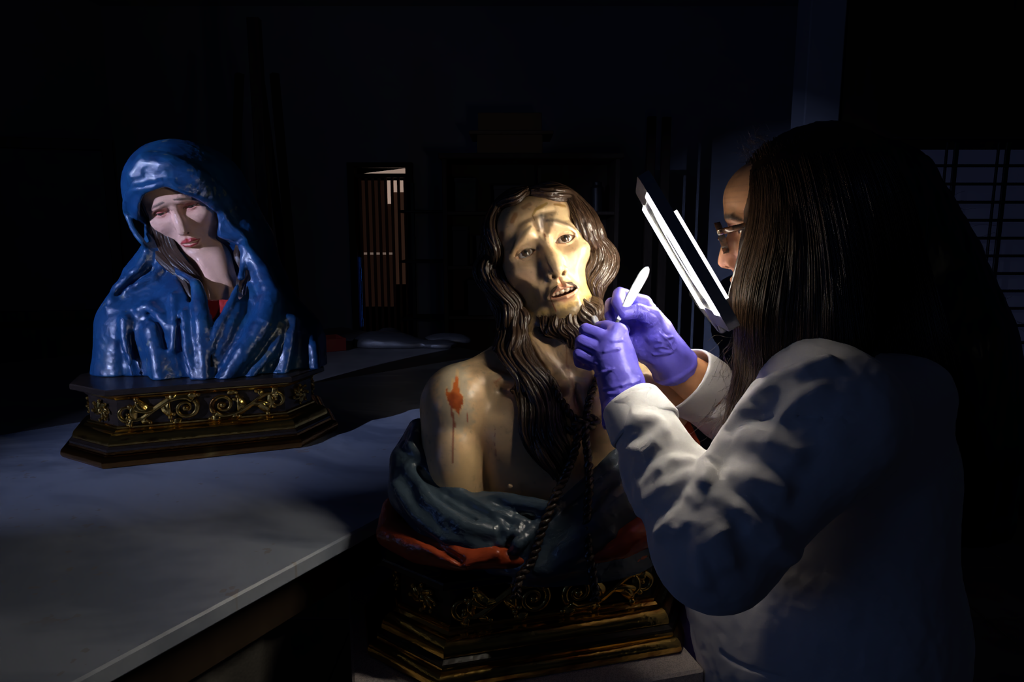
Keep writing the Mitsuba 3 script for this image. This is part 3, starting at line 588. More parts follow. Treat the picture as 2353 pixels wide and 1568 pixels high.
def christ_paint(V):
    L = (V - HO) @ HR; x, y, z = L.T; head = sstep(-.13, -.105, z) * (y < .05)
    col = np.full((len(V), 3), 1.0) * SKIN
    m = fb(V, .05, 1); col = col * (1 + .10 * m[:, None]); col = paint(col, (.58, .45, .28), .40 * sstep(.1, .6, fb(V, .07, 4)))
    col = paint(col, (.62, .40, .26), .35 * sstep(.1, .7, fb(V, .06, 9)))
    col = col * (1 - .30 * sstep(.30, .75, fb(V, .0045, 51)) - .12 * np.abs(fb(V, .012, 52)))[:, None]; col = paint(col, (.40, .26, .10), .5 * sstep(.38, .6, fb(V, .016, 53)) * sstep(0, .5, fb(V, .05, 54)))
    f = (y < .03)
    for k in (-1, 1):
        b = [(k * .0125, .0340), (k * .026, .0290), (k * .040, .0195), (k * .053, .0085)]
        col = paint(col, (.060, .040, .026), .80 * f * stroke(L, b, [.0020, .0034, .0032, .0014], .9))
        u = (x - k * .0322); e = np.exp(-((u / .021)**2 + (z / .014)**2))
        col = paint(col, (.44, .26, .15), .55 * e * f)
        rim = [(k * (.0322 + a), .0062 * (1 - (a / .0158)**2) * (1 - .22 * a / .0158) - .0004) for a in np.linspace(-.0155, .0155, 7)]
        col = paint(col, (.07, .030, .018), .85 * f * stroke(L, rim, .0010, .5))
        rim = [(k * (.0322 + a), -.0050 * (1 - (a / .0158)**2) - .0006) for a in np.linspace(-.0155, .0155, 7)]
        col = paint(col, (.36, .14, .08), .7 * f * stroke(L, rim, .0009, .5))
        col = paint(col, (.62, .34, .24), .35 * f * np.exp(-(((x - k * .046) / .02)**2 + ((z + .035) / .018)**2)))
    # lips, moustache and the stubble that joins the carved beard
    lips = np.maximum(stroke(L, [(-.0235, -.0745), (-.013, -.0690), (-.005, -.0668), (0, -.068), (.005, -.0668), (.013, -.0690), (.0235, -.0745)], [.001, .0034, .0042, .0038, .0042, .0034, .001], .35),
                      stroke(L, [(-.022, -.0765), (-.011, -.0820), (0, -.0840), (.011, -.0820), (.022, -.0765)], [.001, .0040, .0056, .0040, .001], .35))
    col = paint(col, (.55, .24, .15), .8 * lips * f)
    jawline = sstep(-.078, -.098, z + .10 * np.abs(x) ) * sstep(-.02, .0, .055 - np.abs(x))
    side = sstep(.030, .042, np.abs(x)) * sstep(-.040, -.075, z) * (y < .06)
    n2 = fb(L * [1, 1, .35], .010, 3)
    col = paint(col, (.46, .32, .05), np.clip((.62 * side + .6 * sstep(-.086, -.094, z) * (np.abs(x) < .04)) * (.8 + .5 * n2), 0, .8) * head)
    col = paint(col, (.10, .068, .040), np.clip(.85 * sstep(-.089, -.103, z + .007 * fb(L * [1, 1, .25], .0045, 61) + .0 * n2) + .75 * sstep(.044, .056, np.abs(x)) * sstep(-.055, -.085, z), 0, .9) * head * sstep(-.165, -.14, z))
    for k in (-1, 1):
        mo = [(k * .012, -.0620), (k * .017, -.0640), (k * .024, -.0700), (k * .031, -.0840)]
        col = paint(col, (.14, .09, .045), .40 * f * stroke(L, mo, [.0010, .0030, .0040, .0036], 1.0))
    col = paint(col, (.02, .008, .006), f * (np.abs(x) < .0118) * sstep(.0030, .0018, np.hypot((np.abs(x) - .0074), (z + .0500) * .9)) * .9)
    # wounds of the crown, blood, the open sore on the shoulder, old varnish at the hair line
    hair = sstep(.066, .080, z + .25 * np.abs(x)) * f
    col = paint(col, (.36, .24, .08), .6 * hair * (.7 + .5 * fb(L, .012, 41)))
    for pts, w, c in (([(-.004, .049), (.004, .0555), (.014, .057), (.023, .059)], [.0012, .0024, .0030, .0018], (.36, .20, .03)), ([(-.004, .049), (-.004, .041)], .0008, (.36, .17, .03)),
                      ([(.034, .054), (.042, .051), (.050, .047)], [.0016, .0022, .0018], (.40, .20, .04)), ([(-.035, .052), (-.027, .060)], .0034, (.42, .18, .06)),
                      ([(-.012, .065), (-.002, .067)], .0034, (.40, .20, .08)), ([(-.062, .030), (-.056, .042)], .0042, (.33, .09, .03)), ([(.0035, .013), (.0035, .017)], .0014, (.32, .10, .03)),
                      ([(0, -.052), (.001, -.066)], .0009, (.42, .10, .04)), ([(-.0215, -.078), (-.0200, -.098)], [.0006, .0008], (.30, .05, .02))):
        col = paint(col, c, .85 * f * stroke(L, pts, w, .5))
    col = paint(col, (.22, .23, .24), .6 * f * stroke(L, [(.002, .030), (.007, .042)], .0042, .9))
    def flat(*q): return np.array([at(a, b, 1.0)[[0, 2]] for a, b in q])
    jag = 1 + .4 * fb(V, .006, 5)
    XZ = V[:, [0, 2]]; torso = (V[:, 1] < 1.075) & (z < -.10)
    def line(q, w, c, k):
        nonlocal col
        p = flat(*q); best = np.full(len(V), 9.0); W_ = np.broadcast_to(np.asarray(w, float), (len(p),))
        for a, b, wa, wb in zip(p[:-1], p[1:], W_[:-1], W_[1:]):
            ab = b - a; t = np.clip((XZ - a) @ ab / (ab @ ab), 0, 1); best = np.minimum(best, np.linalg.norm(XZ - a - t[:, None] * ab, axis=1) / (wa + (wb - wa) * t))
        col = paint(col, c, k * torso * (1 - sstep(.55, 1.25, best * jag)))
    def inside_poly(q, X):
        p = flat(*q); r = np.zeros(len(X), bool); dist = np.full(len(X), 9.0)
        for a, b in zip(p, np.roll(p, -1, 0)):
            c = (a[1] > X[:, 1]) != (b[1] > X[:, 1]); r ^= c & (X[:, 0] < (b[0] - a[0]) * (X[:, 1] - a[1]) / (b[1] - a[1] + 1e-12) + a[0])
            ab = b - a; t = np.clip((X - a) @ ab / (ab @ ab), 0, 1); dist = np.minimum(dist, np.linalg.norm(X - a - t[:, None] * ab, axis=1))
        return np.where(r, -dist, dist)
    # bruises and old varnish, then the open wound with its torn rim, then the blood
    for q, w, c, k in ((((1035, 880), (1050, 960)), .026, (.30, .31, .27), .6), (((1100, 818), (1135, 812)), .010, (.36, .24, .14), .6), (((1085, 1060), (1050, 1140)), .020, (.60, .42, .20), .5), (((1140, 900), (1150, 1000)), .020, (.58, .44, .26), .4), (((1015, 990), (1030, 1060)), .018, (.42, .36, .30), .4)): line(q, w, c, k)
    w = inside_poly([(1022, 908), (1023, 893), (1031, 906), (1037, 900), (1037, 878), (1042, 884), (1047, 860), (1052, 884), (1056, 905), (1064, 915), (1064, 930), (1058, 944), (1053, 958), (1047, 945), (1037, 940), (1028, 925)], XZ)
    col = paint(col, (.60, .42, .22), torso * (1 - sstep(.0008, .0016, w)) * .9); col = paint(col, (.50, .12, .025), torso * (1 - sstep(-.0010, 0.0, w)))
    w2 = inside_poly([(1020, 912), (1040, 903), (1060, 912), (1066, 922), (1056, 960), (1030, 940)], XZ); col = paint(col, (.26, .045, .014), torso * (w < -.0006) * (1 - sstep(-.003, .0015, w2)) * np.clip(.75 + .5 * fb(V, .006, 8), 0, 1))
    for q, w, c, k in ((((1034, 925), (1040, 965), (1042, 1010), (1040, 1062)), [.0016, .0014, .0010, .0012], (.24, .05, .03), .85), (((1040, 950), (1046, 985)), .0010, (.24, .06, .03), .8), (((1138, 985), (1136, 1020), (1140, 1050)), [.0006, .0007, .0011], (.34, .09, .05), .7), (((1073, 950), (1073, 974)), [.0006, .0016], (.32, .08, .04), .85),
                       (((1135, 893), (1142, 888), (1152, 880)), .0016, (.48, .18, .08), .7), (((1141, 888), (1140, 905)), .0010, (.44, .18, .08), .6), (((1304, 795), (1308, 850), (1322, 900), (1336, 960)), [.0010, .0013, .0018, .0012], (.46, .20, .08), .7), (((1284, 886), (1304, 888)), .0034, (.50, .27, .18), .55), (((1330, 881), (1352, 883)), .0034, (.40, .32, .30), .6), (((1098, 818), (1112, 814)), .003, (.45, .18, .08), .8)): line(q, w, c, k)
    col = paint(col, (.30, .17, .06), .35 * head * sstep(.045, .068, np.abs(x)))
    inside = (np.abs(x) < .0215) * (np.abs(z + .0752) < .0048) * (y > -.0225) * f
    col = paint(col, (.05, .014, .009), inside * 1.0)
    return np.clip(col, .003, .9)
k = put(BUST + '__body', (FACE_V, FACE_F), 'carved_skin', color=christ_paint(FACE_V)); labels[k] = {'label': 'painted flesh of the face, neck and chest'}
eyeballs(BUST, HR, HO, 1.0, (.050, .028, .014), gaze=(4, 12))

hair = []
# right side of the head, from the parting down past the cheek
RO = W([(1218, 436, 1.080), (1262, 435, 1.082), (1300, 450, 1.088), (1336, 482, 1.095), (1372, 518, 1.100), (1390, 560, 1.100), (1400, 605, 1.098), (1394, 645, 1.098), (1376, 685, 1.098), (1374, 722, 1.098), (1384, 765, 1.100)])
RI = W([(1222, 452, 1.052), (1265, 456, 1.048), (1304, 472, 1.050), (1330, 500, 1.058), (1346, 540, 1.068), (1354, 580, 1.074), (1357, 620, 1.078), (1354, 655, 1.080), (1358, 700, 1.084), (1357, 740, 1.088), (1366, 775, 1.092)])
hair += lock(RO, RI, 7, .0095, .014, .0125, 3.0, 3, groove=7, depth=.24, surf=SKIN_SHAPE, off=.003)
hair += lock(RO + [.001, .016, .002], RI + [0, .018, 0], 7, .0095, .008, .0115, 2.8, 13, groove=7, depth=.22)
hair += lock(RO + [.004, .030, 0], RI + [0, .034, .006], 8, .0080, .0, .003, 2.0, 14)
LO = W([(1218, 436, 1.080), (1184, 446, 1.085), (1150, 480, 1.095), (1124, 530, 1.102), (1112, 575, 1.104), (1103, 612, 1.104), (1110, 655, 1.102), (1130, 700, 1.098), (1150, 740, 1.092), (1160, 775, 1.086)])
LI = W([(1214, 452, 1.052), (1192, 482, 1.052), (1170, 515, 1.058), (1157, 555, 1.066), (1153, 595, 1.072), (1159, 632, 1.074), (1173, 670, 1.074), (1190, 705, 1.072), (1210, 738, 1.070), (1220, 768, 1.066)])
hair += lock(LO, LI, 7, .0095, .012, .0100, 2.8, 5, groove=7, depth=.24, surf=SKIN_SHAPE, off=.005)
hair += lock(LO + [.002, .016, .002], LI + [0, .018, 0], 8, .0085, .006, .005, 2.0, 15, groove=7, depth=.22)
hair += lock(LO + [-.004, .030, 0], LI + [0, .034, .006], 8, .0085, .0, .003, 2.0, 16)
# the long lock over the shoulder and the breast
CO = W([(1150, 690, 1.108), (1150, 730, 1.096), (1160, 775, 1.072), (1162, 810, 1.058), (1184, 858, 1.040), (1182, 900, 1.028), (1196, 955, 1.012), (1214, 1005, 1.002), (1238, 1060, .998), (1268, 1112, .996)])
CI = W([(1196, 690, 1.096), (1212, 740, 1.084), (1224, 790, 1.056), (1236, 842, 1.044), (1266, 890, 1.030), (1286, 935, 1.018), (1299, 985, 1.006), (1304, 1035, 1.000), (1300, 1098, .996)])
hair += lock(CO, CI, 7, .0096, .012, .0080, 2.2, 7, groove=7, depth=.24, surf=SKIN_SHAPE, off=.004, m=60)
hair += lock(CO + [0, .010, 0], CI + [0, .010, 0], 9, .0078, .006, .003, 2.2, 17, surf=SKIN_SHAPE, off=.002, m=40)
hair += lock(W([(1140, 690, 1.10), (1150, 745, 1.09), (1142, 775, 1.085), (1128, 800, 1.083)]), W([(1165, 690, 1.10), (1172, 745, 1.085), (1166, 780, 1.075), (1140, 812, 1.075)]), 4, .0060, .004, .002, 1.2, 9)
C = Sculpt().frame(HR, HO)
C.ell((0, .082, .030), (.0790, .098, .064), .001); C.ell((0, .110, -.05), (.062, .060, .090), .03)
def front(Q): return np.maximum(Q[:, 1] - (.030 + .55 * np.maximum(-(Q[:, 2] - .062), 0)), Q[:, 2] - .2)
C.func(front, (0, 0, 0), .4, .010, 'sub')
for x in np.linspace(-1, 1, 15):           # comb furrows from the parting
    C.chain([(x * .006, .030 + .10 * (1 - abs(x)), .100), (x * .05, .035 + .11 * (1 - abs(x)), .085), (x * .085, .05 + .1 * (1 - abs(x)), .035)], .0016, .004, sub=True)
m = C.mesh(HO - .2, HO + .2, .0032, 1); hair.append(m)
m = join(hair); k = put(BUST + '__hair', m, 'carved_hair', color=col_hair(m[0])); labels[k] = {'label': 'dark brown carved wavy hair'}
# beard: two rows of curling strands; moustache of fine strokes; teeth
beard = []; rng = np.random.default_rng(11); BP, BR = [], []
for row, (nn, rr, dy) in enumerate(((15, .0047, 0), (13, .0056, .009), (9, .0065, .018))):
    for i in range(nn):
        t = -1 + 2 * (i + .5) / nn + rng.uniform(-.04, .04); a = abs(t); fork = .006 if t > .1 else -.013
        st = np.array([t * .044, -.0165 + .046 * a**2.2 + dy, -.0985 + rng.uniform(-.011, .009) + .020 * a**2 - dy * .3]); en = np.array([t * .017 + fork + .004, -.026 + .012 * a + dy * .8, -.159 + .016 * a + rng.uniform(-.004, .004) - .006 * (t < .1)])
        mid = (st + en) / 2 + [t * .012, -.011 + .004 * a, .002]; s = np.linspace(0, 1, 40); p = spline([st, mid, en], 40); ph = rng.uniform(0, 1.2) + 2.2 * t
        p = p + np.array([1, 0, 0]) * (.0036 * np.sin(2 * np.pi * 1.7 * s + ph) * sstep(0, .3, s))[:, None] + np.array([0, 1, 0]) * (.002 * np.cos(2 * np.pi * 1.7 * s + ph))[:, None]
        BP.append(p @ HR.T + HO)
        r = rr * rng.uniform(.85, 1.15) * (.30 + .70 * sstep(.0, .45, s)) * (1 - .70 * sstep(.55, 1, s))
        BR.append(r)
P = np.concatenate(BP); g = hug(SKIN_SHAPE, P, np.tile(-.0052 + .0060 * sstep(0, .40, np.linspace(0, 1, 40)), len(BP)), 3).reshape(-1, 40, 3); wt = (1 - sstep(.10, .42, np.linspace(0, 1, 40)))[None, :, None]; P = g * wt + P.reshape(-1, 40, 3) * (1 - wt)
for p, r in zip(P, BR): beard.append(tube(p, r, 20, flat=.85, groove=5, depth=.24, twist=1.5))
C = Sculpt().frame(HR, HO); C.ell((.002, -.004, -.114), (.030, .018, .024), .001)
beard.append(C.mesh(HO - [.1, .1, .2], HO + [.15, .1, .02], .004, 1))
m = join(beard); k = put(BUST + '__beard', m, 'carved_hair', color=col_hair(m[0], 1.15, 3)); labels[k] = {'label': 'dark carved beard in two curling points'}
mous = []; MP, MR = [], []
for x in (-1, 1):
    for i in range(8):
        t = (i + .5) / 8; s = np.linspace(0, 1, 14)
        p = spline([(x * (.0085 + .012 * t), -.04, -.0600 - .003 * t), (x * (.0120 + .014 * t), -.04, -.0640 - .003 * t), (x * (.013 + .017 * t), -.035, -.0675 - .006 * t), (x * (.018 + .014 * t), -.03, -.073 - .010 * t)], 14)
        MP.append(p @ HR.T + HO); MR.append(.00050 * np.sin(np.pi * np.clip(s * .9 + .08, 0, 1)))
for p, r in zip(hug(SKIN_SHAPE, np.concatenate(MP), .0002, 4).reshape(-1, 14, 3), MR): mous.append(tube(p, r, 6))
m = join(mous); k = put(BUST + '__moustache', m, 'carved_hair', color=col_hair(m[0], 1.6, 5)); labels[k] = {'label': 'fine carved moustache'}
x0 = -.0175
for w, hgt in ((.0052, .0058), (.0060, .0064), (.0080, .0072), (.0082, .0072), (.0062, .0064), (.0052, .0058)):
    xc = x0 + w / 2; x0 += w; b = Sculpt(); b.ell((xc, -.0215 + 14 * xc * xc, -.0712), (w * .53, .0030, hgt * .62), .001)
    b.ell((xc, -.0215 + 14 * xc * xc, -.0722), (w * .50, .0027, hgt * .5), .003)
    put(BUST + '__tooth', move(b.mesh((xc - .008, -.03, -.08), (xc + .008, -.01, -.062), .0008, 1), HR, HO), 'tooth')
tag(BUST, 'painted bust of a bearded man with long brown hair and a wounded bare shoulder', 'sculpture')

# mantle and lining
A = at; S = Sculpt()
S.ell(A(1262, 1225, 1.065), (.160, .092, .062), .001); S.ell(A(1262, 1270, 1.065), (.168, .100, .034), .02)
S.chain([A(962, 985, 1.085), A(938, 1060, 1.060), A(948, 1130, 1.035), A(1010, 1195, 1.005), A(1090, 1228, .985), A(1170, 1240, .980), A(1250, 1240, .980)], [.016, .030, .036, .038, .036, .032, .026], .03)
S.chain([A(1492, 838, 1.10), A(1500, 900, 1.085), A(1510, 980, 1.065), A(1470, 1080, 1.035), A(1410, 1160, 1.005), A(1330, 1230, .980), A(1230, 1290, .965)], [.022, .030, .036, .046, .050, .044, .026], .03)
MF = [(S.lay(p, -.3 * np.mean(r)), r, k) for p, r, k in (
    ([(960, 975, 1.08), (948, 1025), (985, 1085), (1055, 1140), (1130, 1180), (1215, 1204)], [.005, .0120, .0140, .0140, .0120, .006], .007),
    ([(940, 1075), (985, 1150), (1060, 1205), (1130, 1222)], [.002, .007, .008, .003], .022), ([(908, 1115), (955, 1185), (1030, 1240), (1120, 1262)], [.006, .009, .010, .005], .012),
    ([(1005, 1140), (1020, 1195), (1045, 1245)], [.003, .0065, .003], .008), ([(1130, 1185), (1162, 1220), (1210, 1232)], [.003, .006, .003], .007), ([(1215, 1180), (1195, 1215), (1150, 1250)], [.003, .006, .003], .007),
    ([(1460, 960), (1405, 1062), (1330, 1130), (1262, 1185), (1190, 1252), (1138, 1306, .940)], [.010, .0105, .0100, .0100, .0100, .007], .003),
    ([(1450, 1130), (1370, 1205), (1290, 1262)], [.004, .010, .005], .020), ([(1405, 1230), (1320, 1280), (1230, 1310, .94)], [.005, .009, .007], .014), ([(1130, 1312, .935), (1250, 1312, .935), (1360, 1295, .945)], [.005, .010, .008], .010))]
MC = [(S.lay(p, 0), r, k) for p, r, k in (([(1200, 1210), (1172, 1245), (1150, 1290)], [.002, .004, .004], .006), ([(1420, 1090), (1345, 1165), (1270, 1230), (1205, 1290)], [.002, .005, .005, .002], .016), ([(962, 1080), (1010, 1150), (1090, 1198)], [.001, .004, .001], .012))]
for p, r, k in MF: S.chain(p, r, k)
for p, r, k in MC: S.chain(p, r, k, sub=True)
S.chain([A(1075, 1150, 1.02), A(1110, 1142, 1.000), A(1180, 1154, .982), A(1262, 1168, .962)], [.004, .0085, .0120, .010], .012)
S.frame().func(lambda Q, d: d + .0018 * fb(Q, .022, 2) , A(1250, 1150, 1.0), .6, 0, 'mod')
m = S.mesh((-.24, .84, .955), (.26, 1.17, 1.26), .0028, 1)
BLUE = smear(m[0], (.042, .066, .092), .72, 2)
k = put(BUST + '__mantle', m, 'painted_cloth', color=BLUE); labels[k] = {'label': 'grey blue mantle wrapped round the chest'}
S = Sculpt()
S.ell(A(1262, 1262, 1.055), (.158, .085, .035), .001)
S.chain([A(900, 1165, 1.045), A(898, 1225, 1.015), A(960, 1258, .985), A(1050, 1278, .957), A(1140, 1280, .950), A(1200, 1290, .955)], [.014, .022, .022, .020, .016, .010], .015)
S.chain([A(890, 1190, 1.03), A(920, 1235, .99), A(1000, 1265, .955), A(1070, 1296, .938), A(1140, 1272, .936)], [.006, .009, .008, .008, .005], .010)
S.chain([A(930, 1200, .995), A(985, 1245, .955), A(1060, 1290, .938)], [.003, .005, .003], .010, sub=True)
S.chain([A(1365, 1280, .945), A(1430, 1250, .955), A(1500, 1205, .975), A(1560, 1180, 1.02)], [.010, .020, .026, .026], .015)
S.chain([A(1390, 1275, .940), A(1450, 1235, .945), A(1530, 1190, .965)], [.003, .007, .006], .010)
S.chain([A(1548, 940, 1.095), A(1568, 1030, 1.070), A(1582, 1130, 1.050)], [.016, .028, .032], .015)
S.chain([A(1565, 960, 1.07), A(1560, 1040, 1.045), A(1590, 1120, 1.03)], [.004, .006, .006], .012)
S.frame().func(lambda Q, d: d + .0012 * fb(Q, .02, 8), A(1250, 1150, 1.0), .6, 0, 'mod')
m = S.mesh((-.24, .82, .955), (.30, 1.17, 1.26), .0030, 1)
k = put(BUST + '__lining', m, 'painted_cloth', color=smear(m[0], (.36, .055, .016), .74, 12)); labels[k] = {'label': 'vermilion lining showing below the mantle'}

# ---------------------------------------------------------------- carved and gilded pedestals
PA, PB, PCX, PCY = .158, .118, .062, .078
PLAN = [(-PA, -PB), (PA, -PB), (PA + PCX, -PB + PCY), (PA + PCX, PB - PCY), (PA, PB), (-PA, PB), (-PA - PCX, PB - PCY), (-PA - PCX, -PB + PCY)]
def ring(t):
    p = np.array(PLAN); n = len(p); out = []
    for i in range(n):
        a, b, c = p[i - 1], p[i], p[(i + 1) % n]
        n1 = np.array([b[1] - a[1], a[0] - b[0]]); n1 /= np.linalg.norm(n1); n2 = np.array([c[1] - b[1], b[0] - c[0]]); n2 /= np.linalg.norm(n2)
        out.append(b + t * (n1 + n2) / (1 + n1 @ n2))
    return np.array(out)
def moulding(profile, sub=1):
    """a closed moulding round the plan from a profile of (outward, height), with flat top and bottom"""
    R = [np.c_[ring(t), np.full(8, z)] for t, z in profile]; n = len(R)
    V, F = [], []
    for i in range(8):
        j = (i + 1) % 8; o = sum(len(v) for v in V); m = 24 if i == 0 else 8; w = np.linspace(0, 1, m)
        G = np.array([[(1 - q) * R[k][i] + q * R[k][j] for q in w] for k in range(n)]); V.append(G.reshape(-1, 3))
        for k in range(n - 1):
            for q in range(m - 1):
                a = o + k * m + q; F += [[a, a + 1, a + m + 1], [a, a + m + 1, a + m]]
    for k, fl in ((0, True), (n - 1, False)):
        o = sum(len(v) for v in V); V.append(R[k])
        for i in range(1, 7): F.append([o, o + i + 1, o + i] if fl else [o, o + i, o + i + 1])
    return np.vstack(V), np.array(F)
def gold(V, seed, worn=.62, c=(.78, .50, .13)):
    m = fb(V, .03, seed); col = np.array(c)[None] * (1 + .25 * m[:, None]); q = sstep(worn, worn + .12, fb(V, .014, seed + 4) * .8 + .35 * nz(V, .05, seed + 7) + .2)
    return np.clip(paint(col, (.30, .10, .03), q * .8), .01, 1)
def arc(cx, cy, R, a0, a1, n=26, r1=None):
    """spiral arc in the panel's plane"""
    a = np.linspace(a0, a1, n); r = np.linspace(R, R if r1 is None else r1, n)
    return np.c_[cx + r * np.cos(a), cy + r * np.sin(a)]
def relief(p2, w, lift=.004, flat=.7, groove=0, prof=None):
    """a tapered carved stem along a curve in the panel's plane (u, v) -> local (u, -lift, v)"""
    p = np.c_[p2[:, 0], np.full(len(p2), -lift), p2[:, 1]]; s = np.linspace(0, 1, len(p)); r = w * ((1 - .8 * s) if prof is None else prof(s))
    return tube(p, r, 14, up=(0, -1, 0), flat=flat, groove=groove, depth=.22 if groove else 0)
leafp = lambda s: np.sin(np.pi * np.clip(s * .92 + .06, 0, 1))**.7
def scroll(sgn=1, flip=1):
    """one acanthus scroll about 0.12 long: a volute, its stem and six fronds"""
    P = []
    P.append(relief(arc(.022, 0, .0190, math.pi * 1.25, -math.pi * 1.55, 44, .0045), .0046, .005))
    P.append(move(trimesh_pair(trimesh.creation.icosphere(2, .0055)), np.diag([1, .8, 1]), (.022, -.006, 0)))
    stem = spline([(.010, -.014), (.022, -.0205), (.045, -.017), (.066, -.004), (.088, .012), (.106, .014)], 30)
    P.append(relief(stem, .0060, .005, groove=3, prof=lambda s: 1.0 - .55 * s))
    for (u, v), a, L, w, cur in (((.018, -.018), -2.3, .018, .0050, -1.2), ((.034, -.019), -.9, .016, .0045, 1.4), ((.110, .016), -2.2, .014, .0040, 1.0), ((.046, -.015), 1.15, .030, .0050, .9), ((.056, -.010), 1.7, .026, .0045, 1.2), ((.066, -.004), .25, .040, .0055, -.9), ((.072, .002), -.35, .036, .0058, -1.1), ((.086, .010), 1.6, .016, .0042, 1.6), ((.096, .013), -1.0, .030, .0050, -1.4), ((.100, .013), .4, .018, .0040, 1.8), ((.030, .018), .9, .016, .004, -1.5)):
        w *= 1.25; t = np.linspace(0, 1, 18); ang = a + cur * t; st = L / 17
        p = np.c_[u + np.concatenate([[0], np.cumsum(np.cos(ang[:-1]))]) * st, v + np.concatenate([[0], np.cumsum(np.sin(ang[:-1]))]) * st]
        p[:, 1] = np.clip(p[:, 1], -.0225, .0225)
        P.append(relief(p, w, .0045, groove=3, prof=leafp))
        P.append(move(trimesh_pair(trimesh.creation.icosphere(1, w * .62)), np.diag([1, .8, 1]), (p[-1, 0], -.006, p[-1, 1])))
    P.append(relief(arc(.108, .0, .0150, math.pi * .5, -math.pi * 1.2, 30, .004), .0042, .005))
    V, F = join(P); V = V * [sgn, 1, flip]
    return V, (F[:, ::-1] if sgn * flip < 0 else F)
def trimesh_pair(m): return np.array(m.vertices), np.array(m.faces)
def corner_leaf():
    P = []
    for k in range(7):
        a = -2.5 + k * .83; t = np.linspace(0, 1, 12)
        P.append(relief(np.c_[.026 * t * np.sin(a + .8 * t), .020 * t * np.cos(a + .8 * t)], .0062, .004, groove=3, prof=leafp))
        P.append(move(trimesh_pair(trimesh.creation.icosphere(1, .0036)), np.eye(3), (.026 * np.sin(a + .8), -.006, .020 * np.cos(a + .8))))
    P.append(move(trimesh_pair(trimesh.creation.icosphere(2, .0075)), np.diag([1, .9, 1]), (0, -.005, 0)))
    return join(P)
SCROLLS = [scroll(1, 1), scroll(-1, -1), corner_leaf()]
def pedestal(label, o, yaw, seed, foot_wear=0.0):
    key = name('gilded_pedestal'); R = rot(yaw=yaw); w = lambda m: move(m, R, o)
    def g(part, m, b='gilding', sm=24, lab=None, **k2):
        m = w(m)
        if b == 'gilding':
            if sm is not True: mm = trimesh.graph.smooth_shade(trimesh.Trimesh(*m, process=False), angle=np.radians(sm), facet_minarea=None); m = (np.array(mm.vertices), np.array(mm.faces))
            k = put(key + '__' + part, m, b, smooth=True, color=gold(m[0], seed, **k2))
        else: k = put(key + '__' + part, m, b, smooth=sm)
        if lab: labels[k] = {'label': lab}
    q = np.linspace(0, math.pi / 2, 8)
    g('foot', moulding([(.046, 0), (.052, .002), (.0545, .007)] + [(.0545 - .012 * (1 - math.cos(a)), .011 + .013 * math.sin(a)) for a in q] + [(.0400, .0245), (.0395, .029)]), lab='worn gilded foot moulding', worn=.30 - foot_wear)
    g('black_step', moulding([(.0385, .029), (.0385, .0335), (.0330, .0365), (.0315, .0375)]), 'black_lacquer', lab='black painted step')
    g('torus', moulding([(.0310, .0375), (.0325, .0395)] + [(.0135 + .0190 * math.cos(a), .0420 + .0190 * math.sin(a)) for a in q] + [(.0125, .0615), (.0085, .0645)]), lab='bright gilded rounded moulding', worn=.55)
    g('fillet', moulding([(.0050, .0645), (.0060, .066), (.0060, .0690), (.0030, .0705)]), worn=.4, lab='thin dull gold fillet')
    g('frieze', moulding([(0, .0700), (0, .1245)]), 'black_lacquer', lab='black carved panel')
    g('cornice', moulding([(.0025, .1235), (.0040, .1250), (.0065, .1290), (.0120, .1320), (.0165, .1330), (.0175, .1350), (.0175, .1375)]), worn=.45, lab='gilded upper moulding')
    g('slab', moulding([(.0220, .1375), (.0275, .1380), (.0290, .1395), (.0290, .1475), (.0275, .1500)]), 'black_lacquer', lab='black top slab')
    zc = .0972
    for x, m in ((.008, SCROLLS[0]), (-.008, SCROLLS[1])): g('carved_scroll', (m[0] * [1.22, 1.35, 1.16] + [x, -PB - .0005, zc], m[1]), sm=True, lab='gilded carved acanthus scroll', worn=.6)
    for sx in (-1, 1):
        a = math.atan2(PCY, PCX) * sx; c = np.array([sx * (PA + PCX / 2), -PB + PCY / 2, zc]); g('carved_leaf', move(SCROLLS[2], rot(yaw=math.degrees(a)), c), sm=True, lab='gilded carved corner leaf', worn=.6)
        g('carved_leaf', move(SCROLLS[2], rot(yaw=90 * sx), (sx * (PA + PCX), 0, zc)), sm=True, worn=.6)
    tag(key, label, 'pedestal'); return key
pedestal('gilded black pedestal with carved scrolls under the bearded bust', np.array([.034, 1.066, .82]), 14.6, 3)
pedestal('gilded black pedestal with carved scrolls under the blue-veiled bust, on the marble table', np.array([-.679, 1.483, TT]), 21.7, 23, .7)
t = name('work_stand')
put(t + '__top', move(box((.50, .44, .03), (0, 0, .805), .004), rot(yaw=14.6), (-.015, 1.06, 0)), 'stand_top', False)
put(t + '__column', trimesh.creation.cylinder(.05, .74, sections=24).apply_translation([.015, 1.06, .42]), 'grey_metal', 30)
for a in range(4): put(t + '__foot', move(box((.24, .05, .05), (.13, 0, .025), .006), rot(yaw=90 * a + 45), (.015, 1.06, 0)), 'grey_metal', False)
tag(t, 'low work stand with a speckled pale top under the bearded bust', 'stand')
